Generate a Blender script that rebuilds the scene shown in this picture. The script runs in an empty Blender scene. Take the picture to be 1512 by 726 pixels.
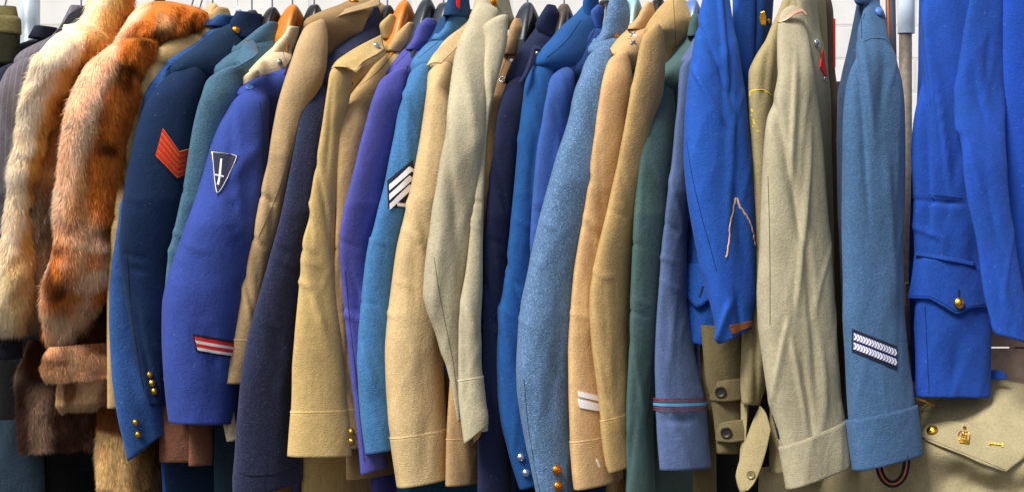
import bpy, math, random
import numpy as np
from mathutils import Vector
from mathutils.bvhtree import BVHTree

# ------------------------------------------------------------------ scale and camera
S = 0.0012            # metres per photo pixel in the plane of the sleeves (Y = 0)
D = 3.5               # camera distance to that plane
ZC = 1.15             # camera height
scene = bpy.context.scene
col = bpy.data.collections.new("scene_objects"); scene.collection.children.link(col)

def X(px, Y=0.0): return (px - 756.0) * S * (D + Y) / D
def Z(py, Y=0.0): return ZC + (363.0 - py) * S * (D + Y) / D
def at(px, py, Y=0.0): return np.array([X(px, Y), Y, Z(py, Y)])

# ------------------------------------------------------------------ numeric helpers
def pchip(x, y, xq):
    x = np.asarray(x, float); y = np.asarray(y, float); xq = np.asarray(xq, float)
    if len(x) == 1: return np.full(xq.shape, y[0])
    xq = np.clip(xq, x[0], x[-1])
    h = np.diff(x); d = np.diff(y) / h
    m = np.zeros(len(x)); m[0] = d[0]; m[-1] = d[-1]
    for i in range(1, len(x) - 1):
        if d[i-1] * d[i] > 0:
            w1 = 2*h[i] + h[i-1]; w2 = h[i] + 2*h[i-1]
            m[i] = (w1 + w2) / (w1/d[i-1] + w2/d[i])
    k = np.clip(np.searchsorted(x, xq) - 1, 0, len(h) - 1)
    t = (xq - x[k]) / h[k]
    return ((1+2*t)*(1-t)**2*y[k] + t*(1-t)**2*h[k]*m[k] + t*t*(3-2*t)*y[k+1] + t*t*(t-1)*h[k]*m[k+1])
def curve(tab, q):
    if isinstance(tab, (int, float)): return np.full(np.shape(q), float(tab))
    t = sorted(tab); return pchip([a[0] for a in t], [a[1] for a in t], q)

_rs = np.random.RandomState(7)
_LAT = _rs.rand(32, 32, 32)
def vnoise(x, y, z):
    x, y, z = np.broadcast_arrays(np.asarray(x, float), np.asarray(y, float), np.asarray(z, float))
    xi = np.floor(x).astype(int); yi = np.floor(y).astype(int); zi = np.floor(z).astype(int)
    fx = x-xi; fy = y-yi; fz = z-zi
    fx = fx*fx*(3-2*fx); fy = fy*fy*(3-2*fy); fz = fz*fz*(3-2*fz)
    g = lambda a, b, c: _LAT[a % 32, b % 32, c % 32]
    r = 0
    for dx in (0, 1):
        for dy in (0, 1):
            for dz in (0, 1):
                w = (fx if dx else 1-fx)*(fy if dy else 1-fy)*(fz if dz else 1-fz)
                r = r + w*g(xi+dx, yi+dy, zi+dz)
    return r*2-1

# ------------------------------------------------------------------ materials
def lin(hexcol, k=1.0):
    h = hexcol.lstrip('#'); v = [int(h[i:i+2], 16)/255 for i in (0, 2, 4)]
    v = [(c/12.92 if c <= 0.04045 else ((c+0.055)/1.055)**2.4)*k for c in v]
    return (v[0], v[1], v[2], 1.0)
def nt(name):
    m = bpy.data.materials.new(name); m.use_nodes = True
    n = m.node_tree; n.nodes.clear()
    out = n.nodes.new('ShaderNodeOutputMaterial'); b = n.nodes.new('ShaderNodeBsdfPrincipled')
    n.links.new(b.outputs[0], out.inputs[0]); return m, n, b
def node(n, t, **kw):
    o = n.nodes.new(t)
    for k, v in kw.items():
        if hasattr(o, k): setattr(o, k, v)
        else: o.inputs[k].default_value = v
    return o
GAIN = 0.95
_cloth = {}
def cloth(name, hexcol, kind='twill', gain=1.0):
    key = (name, hexcol, kind)
    if key in _cloth: return _cloth[key]
    m, n, b = nt(name)
    c = lin(hexcol, gain)
    blue = c[2] > c[0]*1.15; lum = .25*c[0]+.6*c[1]+.15*c[2]; ds = .06 if blue else .08; g = (.97 if blue else 1.20)
    c = tuple((v*(1-ds)+lum*ds)*g for v in c[:3])+(1.0,)
    tc = n.nodes.new('ShaderNodeTexCoord')
    L = n.links.new
    # broad fading of the cloth
    big = node(n, 'ShaderNodeTexNoise', Scale=9.0, Detail=4.0, Roughness=.6); L(tc.outputs['Object'], big.inputs['Vector'])
    fine_scale = {'twill': 420.0, 'serge': 520.0, 'wool': 330.0, 'mottled': 330.0, 'linen': 300.0, 'stripe': 420.0}[kind]
    amp = {'twill': .30, 'serge': .22, 'wool': .42, 'mottled': .7, 'linen': .22, 'stripe': .2}[kind]
    fine = node(n, 'ShaderNodeTexNoise', Scale=fine_scale, Detail=3.0, Roughness=.7); L(tc.outputs['Object'], fine.inputs['Vector'])
    mp = node(n, 'ShaderNodeMapping'); mp.inputs['Scale'].default_value = (1, 1, .12); L(tc.outputs['Object'], mp.inputs['Vector'])
    slub = node(n, 'ShaderNodeTexNoise', Scale=700.0, Detail=2.0); L(mp.outputs[0], slub.inputs['Vector'])
    mp2 = node(n, 'ShaderNodeMapping'); mp2.inputs['Scale'].default_value = (.3, .3, 1); L(tc.outputs['Object'], mp2.inputs['Vector'])
    weft = node(n, 'ShaderNodeTexNoise', Scale=650.0, Detail=2.0); L(mp2.outputs[0], weft.inputs['Vector'])
    def mr(src, lo, hi):
        r = node(n, 'ShaderNodeMapRange'); r.inputs['From Min'].default_value = .3; r.inputs['From Max'].default_value = .7
        r.inputs['To Min'].default_value = lo; r.inputs['To Max'].default_value = hi; L(src, r.inputs['Value']); return r.outputs[0]
    def mul(a, bb):
        q = node(n, 'ShaderNodeMath', operation='MULTIPLY'); L(a, q.inputs[0]); L(bb, q.inputs[1]); return q.outputs[0]
    thread = .06 if kind in ('twill', 'linen', 'stripe') else .05
    if kind == 'linen': thread = .08
    v = mul(mul(mr(big.outputs['Fac'], .84, 1.14), mr(fine.outputs['Fac'], 1-amp*.5, 1+amp*.5)),
            mul(mr(slub.outputs['Fac'], 1-thread, 1+thread), mr(weft.outputs['Fac'], 1-thread, 1+thread)))
    if kind == 'stripe':
        w = node(n, 'ShaderNodeTexWave', Scale=38.0, Distortion=.25); w.bands_direction = 'X'; L(tc.outputs['Object'], w.inputs['Vector'])
        r = node(n, 'ShaderNodeMapRange'); r.inputs['From Min'].default_value = .9; r.inputs['From Max'].default_value = 1.0
        r.inputs['To Min'].default_value = 1.0; r.inputs['To Max'].default_value = 1.5; L(w.outputs['Fac'], r.inputs['Value']); v = mul(v, r.outputs[0])
    hs = node(n, 'ShaderNodeHueSaturation'); hs.inputs['Color'].default_value = c; L(v, hs.inputs['Value'])
    # slight hue drift between fibres
    r2 = mr(big.outputs['Fac'], .497, .503); L(r2, hs.inputs['Hue'])
    if kind in ('mottled', 'wool'):
        pale = node(n, 'ShaderNodeMix', data_type='RGBA'); L(hs.outputs[0], pale.inputs[6])
        pc = [min(1, x*1.7+.13) for x in c[:3]]; pale.inputs[7].default_value = (*pc, 1)
        r3 = node(n, 'ShaderNodeMapRange'); r3.inputs['From Min'].default_value = .55; r3.inputs['From Max'].default_value = .75
        r3.inputs['To Max'].default_value = .85 if kind == 'mottled' else .22
        f2 = node(n, 'ShaderNodeTexNoise', Scale=fine_scale*1.25, Detail=2.0); L(tc.outputs['Object'], f2.inputs['Vector'])
        L(f2.outputs['Fac'], r3.inputs['Value']); L(r3.outputs[0], pale.inputs[0]); L(pale.outputs[2], b.inputs['Base Color'])
    else:
        L(hs.outputs[0], b.inputs['Base Color'])
    lint = node(n, 'ShaderNodeTexNoise', Scale=190.0, Detail=1.0); L(tc.outputs['Object'], lint.inputs['Vector'])
    lr = node(n, 'ShaderNodeMapRange'); lr.inputs['From Min'].default_value = .74; lr.inputs['From Max'].default_value = .80; lr.inputs['To Max'].default_value = .15; L(lint.outputs['Fac'], lr.inputs['Value'])
    lm = node(n, 'ShaderNodeMix', data_type='RGBA'); src = b.inputs['Base Color'].links[0].from_socket
    L(lr.outputs[0], lm.inputs[0]); L(src, lm.inputs[6]); lm.inputs[7].default_value = (.6, .58, .55, 1); L(lm.outputs[2], b.inputs['Base Color'])
    b.inputs['Roughness'].default_value = .92
    b.inputs['Specular IOR Level'].default_value = .18
    b.inputs['Sheen Weight'].default_value = .22 if kind in ('wool', 'mottled') else .10
    b.inputs['Sheen Roughness'].default_value = .5
    b.inputs['Sheen Tint'].default_value = tuple(min(1, .35+x*.65) for x in c[:3])+(1,)
    ad = node(n, 'ShaderNodeMath', operation='ADD'); L(fine.outputs['Fac'], ad.inputs[0]); L(weft.outputs['Fac'], ad.inputs[1])
    soft = node(n, 'ShaderNodeTexNoise', Scale=55.0, Detail=3.0); L(tc.outputs['Object'], soft.inputs['Vector'])
    mp3 = node(n, 'ShaderNodeMapping'); mp3.inputs['Scale'].default_value = (1, 1, .35); mp3.inputs['Rotation'].default_value = (0, .25, 0); L(tc.outputs['Object'], mp3.inputs['Vector'])
    wr = node(n, 'ShaderNodeTexNoise', Scale=26.0, Detail=4.0, Distortion=.8); L(mp3.outputs[0], wr.inputs['Vector'])
    adw = node(n, 'ShaderNodeMath', operation='MULTIPLY_ADD'); L(wr.outputs['Fac'], adw.inputs[0]); adw.inputs[1].default_value = 3.0; L(ad.outputs[0], adw.inputs[2]); ad = adw
    ad2 = node(n, 'ShaderNodeMath', operation='MULTIPLY_ADD'); L(soft.outputs['Fac'], ad2.inputs[0]); ad2.inputs[1].default_value = 1.6; L(ad.outputs[0], ad2.inputs[2])
    bp = node(n, 'ShaderNodeBump', Strength=.55 if kind in ('mottled', 'wool') else .45, Distance=.0016)
    L(ad2.outputs[0], bp.inputs['Height']); L(bp.outputs[0], b.inputs['Normal'])
    _cloth[key] = m; return m
def plain(name, hexcol, rough=.5, metal=0.0, gain=1.0, var=.15, scale=60.0, bump=0.0):
    m, n, b = nt(name); c = lin(hexcol, gain)
    tc = n.nodes.new('ShaderNodeTexCoord')
    t = node(n, 'ShaderNodeTexNoise', Scale=scale, Detail=5.0, Roughness=.65); n.links.new(tc.outputs['Object'], t.inputs['Vector'])
    r = node(n, 'ShaderNodeMapRange'); r.inputs['From Min'].default_value = .3; r.inputs['From Max'].default_value = .7
    r.inputs['To Min'].default_value = 1-var; r.inputs['To Max'].default_value = 1+var; n.links.new(t.outputs['Fac'], r.inputs['Value'])
    hs = node(n, 'ShaderNodeHueSaturation'); hs.inputs['Color'].default_value = c
    n.links.new(r.outputs[0], hs.inputs['Value']); n.links.new(hs.outputs[0], b.inputs['Base Color'])
    b.inputs['Roughness'].default_value = rough; b.inputs['Metallic'].default_value = metal
    if bump:
        bp = node(n, 'ShaderNodeBump', Strength=bump, Distance=.002); n.links.new(t.outputs['Fac'], bp.inputs['Height']); n.links.new(bp.outputs[0], b.inputs['Normal'])
    return m
GOLD = plain('gold_brass', 'e8b040', .26, 1.0, var=.25, scale=400, bump=.3)
COPPER = plain('orange_brass', 'e89030', .3, 1.0, var=.25, scale=400, bump=.3)
SILVER = plain('silver_metal', 'd8d8dc', .25, 1.0, var=.2, scale=400, bump=.3)
ROSE = plain('rose_gilt', 'e8b89a', .35, .7, var=.2, scale=300, bump=.3)
BLACKBTN = plain('black_horn', '1c1814', .35)
BLUEBTN = plain('blue_plastic', '5078b8', .3)
WHITE = plain('white_braid', 'f0ecf0', .8, var=.06, scale=500)
RED = plain('red_braid', 'f01c1c', .75, var=.15, scale=500)
YELLOW = plain('gold_thread', 'f0b840', .6, var=.25, scale=500)
BRIGHTYELLOW = plain('yellow_thread', 'e8c810', .7, var=.2, scale=500)
NAVYFELT = plain('dark_navy_felt', '14182e', .9, var=.2, scale=300)
BLACKFELT = plain('black_felt', '16161e', .9, var=.2, scale=300)
SKYBRAID = plain('sky_blue_braid', '4c94c4', .7)
MAROON = plain('maroon_braid', '6a3444', .8)
LINING = cloth('tan_lining', 'c89058', 'serge')
DARKLINING = plain('dark_lining', '14141a', .9)
ORANGEWOOD = plain('varnished_orange_wood', 'c8741e', .32, var=.18, scale=25)
PALEWOOD = plain('pale_wood', 'd8a470', .45, var=.15, scale=25)
BLACKPLASTIC = plain('black_plastic', '121216', .28, var=.2, scale=80)
GREYPLASTIC = plain('dark_grey_plastic', '2a3038', .25, var=.2, scale=80)
WHITEPLASTIC = plain('white_plastic', 'e8e8f0', .3, var=.04)
WIRE = plain('hanger_wire', '8890a0', .3, 1.0)

# ------------------------------------------------------------------ mesh building
class MB:
    """collects shapes with material slots, then links them as ONE mesh object"""
    def __init__(s): s.V = []; s.F = []; s.M = []; s.n = 0; s.mats = []; s.C = []
    def slot(s, m):
        if m not in s.mats: s.mats.append(m)
        return s.mats.index(m)
    def add(s, V, F, m, C=None):
        V = np.asarray(V, float).reshape(-1, 3); k = s.slot(m)
        s.V.append(V); s.F += [tuple(int(i)+s.n for i in f) for f in F]; s.M += [k]*len(F); s.n += len(V)
        s.C.append(C if C is not None else np.ones((len(V), 3)))
        return s
    def build(s, name, parent=None, smooth=True, colors=False):
        V = np.concatenate(s.V)
        off = np.array(parent['_w']) if parent is not None else np.zeros(3)
        me = bpy.data.meshes.new(name)
        me.from_pydata((V-off).tolist(), [], s.F)
        for m in s.mats: me.materials.append(m)
        me.polygons.foreach_set('material_index', s.M)
        if smooth: me.polygons.foreach_set('use_smooth', [True]*len(s.F))
        if colors:
            C = np.concatenate(s.C); a = me.color_attributes.new('Col', 'FLOAT_COLOR', 'POINT')
            a.data.foreach_set('color', np.concatenate([C, np.ones((len(C), 1))], 1).ravel())
        me.update()
        o = bpy.data.objects.new(name, me); col.objects.link(o)
        if parent is not None: o.parent = parent
        return o
def thing(name, label, cat, loc, group=None):
    o = bpy.data.objects.new(name, None); col.objects.link(o)
    o.location = loc; o.empty_display_size = .05
    o['label'] = label; o['category'] = cat; o['_w'] = tuple(float(v) for v in loc)
    if group: o['group'] = group
    return o
def tag(o, label, cat, group=None, kind=None):
    o['label'] = label; o['category'] = cat
    if group: o['group'] = group
    if kind: o['kind'] = kind
    return o
def sub_origin(o, parent): o['_w'] = parent['_w']; return o      # sub-parts share the thing's frame

def grid_faces(M, N, wrap):
    i, j = np.meshgrid(np.arange(M-1), np.arange(N if wrap else N-1), indexing='ij')
    j2 = (j+1) % N
    return np.stack([i*N+j, (i+1)*N+j, (i+1)*N+j2, i*N+j2], -1).reshape(-1, 4)
def bvh_of(V, F): return BVHTree.FromPolygons([Vector(v) for v in V], [tuple(int(a) for a in f) for f in F])

def finish_rings(P, lip_bottom=.05, lip_top=0.0, wall=.0025):
    """P (M,N,3): a tube; adds an inner wall at the open ends so hems have thickness"""
    rings = [P]
    def inner(row, dz, w):
        c = row.mean(0); d = row-c; L = np.linalg.norm(d[:, :2], axis=1, keepdims=True)
        q = row.copy(); q[:, :2] = c[:2]+d[:, :2]*np.clip((L-w)/np.maximum(L, 1e-6), .05, 1); q[:, 2] += dz; return q
    if lip_bottom:
        rings.append(np.stack([inner(P[-1], -.0006, wall*.5), inner(P[-1], .001, wall), inner(P[-1], lip_bottom*.4, wall*1.3), inner(P[-1], lip_bottom, wall*4)]))
    if lip_top:
        rings.insert(0, np.stack([inner(P[0], -lip_top, wall*3), inner(P[0], -.002, wall), inner(P[0], .0005, wall*.5)]))
    return np.concatenate(rings)

def loft(L, R, y0, y1, th=32, ratio=.42, Y=0.0, slope=0.0, inflate=0.0, fold=.0022, seed=0, dome=0, N=44, step=4.0,
         n_exp=2.2, lip=.05, lip_top=0.0, creases=(), infl_top=0.0, round_bottom=0.0):
    """A hanging cloth tube whose outline in the plane of the rail is traced at each height."""
    py = np.arange(y0, y1+1e-6, (y1-y0)/max(4, round((y1-y0)/step)))
    if dome:
        t = np.linspace(0, 1, 7)[:-1]**1.6
        py = np.concatenate([y0+t*dome, py[py >= y0+dome]])
    xl = curve(L, py); xr = curve(R, py); Yc = curve(Y, py); T = np.radians(curve(th, py)); sl = curve(slope, py); ra = curve(ratio, py)
    cx = X((xl+xr)/2, Yc); h = (xr-xl)/2*S*(D+Yc)/D
    h = np.maximum(h, .001)
    if dome:
        t = np.clip((py-y0)/dome, 0, 1); h = h*np.maximum(np.sqrt(1-(1-t)**2), .03)
    a = h/np.sqrt(np.sin(T)**2+(ra*np.cos(T))**2); b = ra*a
    inf = np.full(len(py), float(inflate))
    if infl_top: inf = inf - infl_top*np.clip(1-(py-y0)/3.0, 0, 1)
    a = a+inf; b = b+inf
    ph = np.arange(N)/N*2*np.pi
    c, s = np.cos(ph), np.sin(ph)
    cc = np.sign(c)*np.abs(c)**(2/n_exp); ss = np.sign(s)*np.abs(s)**(2/n_exp)
    e1 = np.stack([np.sin(T), np.cos(T)], -1); e2 = np.stack([np.cos(T), -np.sin(T)], -1)
    z = Z(py, Yc)
    off = a[:, None, None]*cc[None, :, None]*e1[:, None]+b[:, None, None]*ss[None, :, None]*e2[:, None]
    nrm = off/np.maximum(np.linalg.norm(off, axis=-1, keepdims=True), 1e-6)
    if fold:
        zz = z[:, None]*np.ones(N)[None]; k = seed*3.17
        u = off[..., 0]*1.0; w = off[..., 1]
        d = vnoise(u*24+k, w*22, zz*3.2+k)*1.0+vnoise(u*46+zz*7+k, w*34, zz*6)*.45
        r = 1-np.abs(vnoise(u*18-zz*6+k*2, w*14, zz*4+k)); d = d+.6*np.clip(r-.75, 0, 1)*4-.15
        fade = np.clip(h/.02, 0, 1)[:, None]
        off = off+nrm*(d*fold*fade)[..., None]
    for (pxc, pyc, ang, wd, ln, amp) in creases:        # a crease: line through (pxc, pyc), angle from vertical, width and length in px
        qx = (cx[:, None]+off[..., 0])/S+756; qy = py[:, None]*np.ones(N)[None]
        A = math.radians(ang); du = (qx-pxc)*math.cos(A)-(qy-pyc)*math.sin(A); dv = (qx-pxc)*math.sin(A)+(qy-pyc)*math.cos(A)
        front = np.clip(.5-off[..., 1]/np.maximum(a[:, None], .001)*1.2+.3*(-nrm[..., 0]), 0, 1)
        g = np.exp(-(du/wd)**2)*np.exp(-(dv/ln)**4)*front
        off = off+nrm*(amp*g)[..., None]
    P = np.zeros((len(py), N, 3))
    P[..., 0] = cx[:, None]+off[..., 0]; P[..., 1] = Yc[:, None]+off[..., 1]
    P[..., 2] = z[:, None]-sl[:, None]*off[..., 0]
    if round_bottom: pass
    P = finish_rings(P, lip, lip_top)
    return P.reshape(-1, 3), grid_faces(P.shape[0], N, True), N

class Surf:
    def __init__(s, V, F): s.V = V; s.b = bvh_of(V, F)
    def hit(s, px, py):
        o = Vector((0, -D, ZC)); t = Vector(at(px, py, 0)); d = (t-o).normalized()
        loc, n, i, ds = s.b.ray_cast(o, d)
        if loc is None:
            # step to the nearest surface point of the line of sight at the sleeve plane
            loc, n, i, ds = s.b.find_nearest(Vector(at(px, py, getattr(s, 'Yn', 0.0))))
        if n.dot(d) > 0: n = -n
        return np.array(loc), np.array(n)
    def front_Y(s, px, py): return s.hit(px, py)[0][1]

def quad_patch(mb, surf, q, m, off=.0012, nu=6, nv=4, skirt=True):
    """cloth patch laid on a surface; q = four picture corners p00, p10, p11, p01"""
    q = np.asarray(q, float); top = np.zeros((nv+1, nu+1, 3)); low = top.copy()
    for j in range(nv+1):
        for i in range(nu+1):
            u, v = i/nu, j/nv
            p = (1-u)*(1-v)*q[0]+u*(1-v)*q[1]+u*v*q[2]+(1-u)*v*q[3]
            l, n = surf.hit(*p); top[j, i] = l+n*off; low[j, i] = l-n*.0008
    mb.add(top.reshape(-1, 3), grid_faces(nv+1, nu+1, False), m)
    if skirt:
        idx = [(0, i) for i in range(nu+1)]+[(j, nu) for j in range(1, nv+1)]+[(nv, i) for i in range(nu-1, -1, -1)]+[(j, 0) for j in range(nv-1, 0, -1)]
        A = np.array([top[a] for a in idx]); B = np.array([low[a] for a in idx]); n = len(idx)
        mb.add(np.concatenate([A, B]), [(i, (i+1) % n, n+(i+1) % n, n+i) for i in range(n)], m)
def ribbon(mb, surf, pts, w, m, off=.0008, step=3.0):
    """thin strip along picture points on a surface (stitching, piping, braid)"""
    pts = np.asarray(pts, float); seg = np.linalg.norm(np.diff(pts, axis=0), axis=1); cum = np.concatenate([[0], np.cumsum(seg)])
    n = max(2, int(cum[-1]/step)); t = np.linspace(0, cum[-1], n+1)
    P = np.stack([pchip(cum, pts[:, 0], t), pchip(cum, pts[:, 1], t)], -1)
    C = []; Nn = []
    for p in P:
        l, nn = surf.hit(*p); C.append(l); Nn.append(nn)
    C = np.array(C); Nn = np.array(Nn)
    # drop jumps between layers
    tg = np.gradient(C, axis=0); tg /= np.maximum(np.linalg.norm(tg, axis=1, keepdims=True), 1e-9)
    sd = np.cross(tg, Nn); sd /= np.maximum(np.linalg.norm(sd, axis=1, keepdims=True), 1e-9)
    A = C+sd*w/2+Nn*.0001; B = C+Nn*off; E = C-sd*w/2+Nn*.0001
    V = np.stack([A, B, E], 1)
    F = [f for f in grid_faces(len(C), 3, False) if np.linalg.norm(C[f[0]//3]-C[f[1]//3]) < .03]
    mb.add(V.reshape(-1, 3), F, m)
def tube(mb, pts, r, m, n=8):
    pts = np.asarray(pts, float); tg = np.gradient(pts, axis=0); tg /= np.linalg.norm(tg, axis=1, keepdims=True)
    ref = np.array([.31, .9, .2]); a = np.cross(tg, ref); a /= np.linalg.norm(a, axis=1, keepdims=True); b = np.cross(tg, a)
    rr = np.broadcast_to(np.asarray(r, float), (len(pts),))
    ph = np.arange(n)/n*2*np.pi
    P = pts[:, None]+rr[:, None, None]*(np.cos(ph)[None, :, None]*a[:, None]+np.sin(ph)[None, :, None]*b[:, None])
    mb.add(P.reshape(-1, 3), np.concatenate([grid_faces(len(pts), n, True)]), m)
    mb.add(P[0], [tuple(range(n))], m); mb.add(P[-1], [tuple(range(n))[::-1]], m)
def button(root, surf, px, py, r=5.0, m=None, kind='dome', part='button', label=None):
    m = m or GOLD
    l, n = surf.hit(px, py)
    up = np.array([0, 0, 1.0]); a = np.cross(up, n); a /= max(1e-6, np.linalg.norm(a)); b = np.cross(n, a)
    R = r*S; mb = MB()
    if kind == 'dome': prof = [(.55, -.0012), (.9, .0005), (1.0, .0018), (.97, .0026), (.88, .0032), (.8, .0035), (.6, .0048), (.3, .0057), (.02, .006)]
    else: prof = [(.9, -.001), (1.0, .0006), (1.0, .002), (.93, .0028), (.8, .0028), (.68, .0018), (.3, .0016), (.02, .0016)]
    N = 20; ph = np.arange(N)/N*2*np.pi
    V = np.array([[l+n*(h*(R/.006 if kind == 'dome' else 1))+R*q*(math.cos(t)*a+math.sin(t)*b) for t in ph] for q, h in prof])
    mb.add(V.reshape(-1, 3), grid_faces(len(prof), N, True), m)
    if kind == 'dome':      # raised crest
        top = l+n*(.006*R/.006)
        rs = random.Random(int(px*7+py))
        for k in range(5):
            ang = rs.random()*6.28; q = rs.random()*.45
            c = l+n*(.0052*R/.006)+R*q*(math.cos(ang)*a+math.sin(ang)*b)
            t = np.linspace(0, 2*np.pi, 7)[:-1]; rr = R*.22
            Vb = np.concatenate([[c+n*.0009]]+[[c+rr*(math.cos(x)*a+math.sin(x)*b)*(.6+.4*rs.random())-n*.0003] for x in t])
            mb.add(Vb, [(0, i+1, (i+1) % 6+1) for i in range(6)], m)
    else:
        for k in range(4):
            ang = k*math.pi/2+.6; c = l+n*.002+R*.24*(math.cos(ang)*a+math.sin(ang)*b)
            t = np.linspace(0, 2*np.pi, 9)[:-1]
            Vb = np.array([c+R*.1*(math.cos(x)*a+math.sin(x)*b) for x in t]); mb.add(Vb, [tuple(range(8))], BLACKFELT)
    o = mb.build(part, root)
    if label: o['label'] = label
    return o
def sheet(ctrl, m, mb=None, nu=40, nv=40, thick=.0022, rough=.0015, seed=0):
    """cloth sheet through rows of control points (px, py, Y), with thickness"""
    c = np.asarray(ctrl, float); nr, nc = c.shape[:2]
    u = np.linspace(0, nc-1, nu+1); v = np.linspace(0, nr-1, nv+1)
    A = np.zeros((nr, nu+1, 3))
    for i in range(nr):
        for k in range(3): A[i, :, k] = pchip(np.arange(nc), c[i, :, k], u)
    B = np.zeros((nv+1, nu+1, 3))
    for j in range(nu+1):
        for k in range(3): B[:, j, k] = pchip(np.arange(nr), A[:, j, k], v)
    P = np.stack([X(B[..., 0], B[..., 2]), B[..., 2], Z(B[..., 1], B[..., 2])], -1)
    du = np.gradient(P, axis=1); dv = np.gradient(P, axis=0); n = np.cross(du, dv); n /= np.maximum(np.linalg.norm(n, axis=-1, keepdims=True), 1e-9)
    if n[..., 1].mean() > 0: n = -n
    if rough: P = P+n*((vnoise(P[..., 0]*18+seed, P[..., 2]*18, seed)+.5*vnoise(P[..., 0]*40, P[..., 2]*40, seed+4))*rough)[..., None]
    Q = P-n*thick
    mb = mb or MB(); k = (nu+1)*(nv+1); F = grid_faces(nv+1, nu+1, False)
    g = np.arange(k).reshape(nv+1, nu+1); edge = np.concatenate([g[0, :], g[1:, -1], g[-1, -2::-1], g[-2:0:-1, 0]]); ne = len(edge)
    E = [(edge[i], edge[(i+1) % ne], edge[(i+1) % ne]+k, edge[i]+k) for i in range(ne)]
    V = np.concatenate([P.reshape(-1, 3), Q.reshape(-1, 3)])
    mb.add(V, np.concatenate([F, F[:, ::-1]+k]).tolist()+E, m)
    return mb, Surf(P.reshape(-1, 3), F)

def tr(*p): return [(p[i], p[i+1]) for i in range(0, len(p), 2)]
# ------------------------------------------------------------------ jackets on the rail
YN = .21               # the rail and the necks of the jackets hang this far behind the sleeves
def shade(hexcol, k): 
    h = hexcol.lstrip('#'); return '%02x%02x%02x' % tuple(max(0, min(255, int(int(h[i:i+2], 16)*k))) for i in (0, 2, 4))

class Jacket: pass
GROUP = 'military jackets hanging along the rail'
def torso(T, xn, spec, sl, sr, cap, hem, tl=None, thick=.021, th=29, Yn=YN, fold=.002, seed=0, flare=1.0):
    """the body of a jacket: an oval from the near shoulder through the neck to the far shoulder"""
    T = sorted(T); y0 = T[0][0]
    py = np.arange(y0, hem+1e-6, (hem-y0)/max(8, round((hem-y0)/5)))
    t_top = np.array([curve(T, p) if p <= T[-1][0] else np.nan for p in py])
    xs = curve(sl, py); W = curve(sr, py)-xs
    capx = float(curve(sl, cap+10)); shift = np.where(py > cap+10, (capx-xs), 0.0)
    cx = xn-np.clip(shift, -60, 400)*.8
    xin = xs+np.minimum(.62*W, 34)
    if tl is not None:
        w = np.clip((py-tl[0][0]+80)/80, 0, 1); w = w*w*(3-2*w); xin = xin*(1-w)+curve(tl, py)*w
    k = np.clip((py-(cap-4))/46, 0, 1); k = k*k*(3-2*k)
    xl = np.where(np.isnan(t_top), xs+2, t_top)*(1-k)+xin*k
    hw = np.maximum(cx-xl, 13)
    th = math.radians(th); st, ct = math.sin(th), math.cos(th)
    Yne = np.full(len(py), .05)
    for _ in range(4):
        hx = X(cx, Yn)-X(xl, Yne); hx = np.maximum(hx, .010)
        b = np.minimum(thick+.013*np.exp(-((py-cap+8)/45)**2), .6*hx/ct); a = np.sqrt(np.maximum(hx**2-(b*ct)**2, 1e-5))/st; Yne = Yn-a*ct*.9
    N = 60; ph = np.arange(N)/N*2*np.pi; c, s = np.cos(ph), np.sin(ph); ne = 2.5
    cc = np.sign(c)*np.abs(c)**(2/ne); ss = np.sign(s)*np.abs(s)**(2/ne)
    e1 = np.array([st, ct]); e2 = np.array([ct, -st])
    off = a[:, None, None]*cc[None, :, None]*e1+b[:, None, None]*ss[None, :, None]*e2
    z = Z(py, Yne)
    nr = off/np.linalg.norm(off, axis=-1, keepdims=True)
    zz = z[:, None]*np.ones(N)
    d = vnoise(off[..., 1]*16+seed, zz*6, seed*1.3)+.5*vnoise(off[..., 1]*34+zz*10, zz*12, seed)
    off = off+nr*(d*fold)[..., None]
    P = np.zeros((len(py), N, 3)); P[..., 0] = X(cx, Yn)[:, None]+off[..., 0]; P[..., 1] = Yn+off[..., 1]; P[..., 2] = z[:, None]
    P = finish_rings(P, .05, .03)
    return P.reshape(-1, 3), grid_faces(P.shape[0], N, True)

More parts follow.
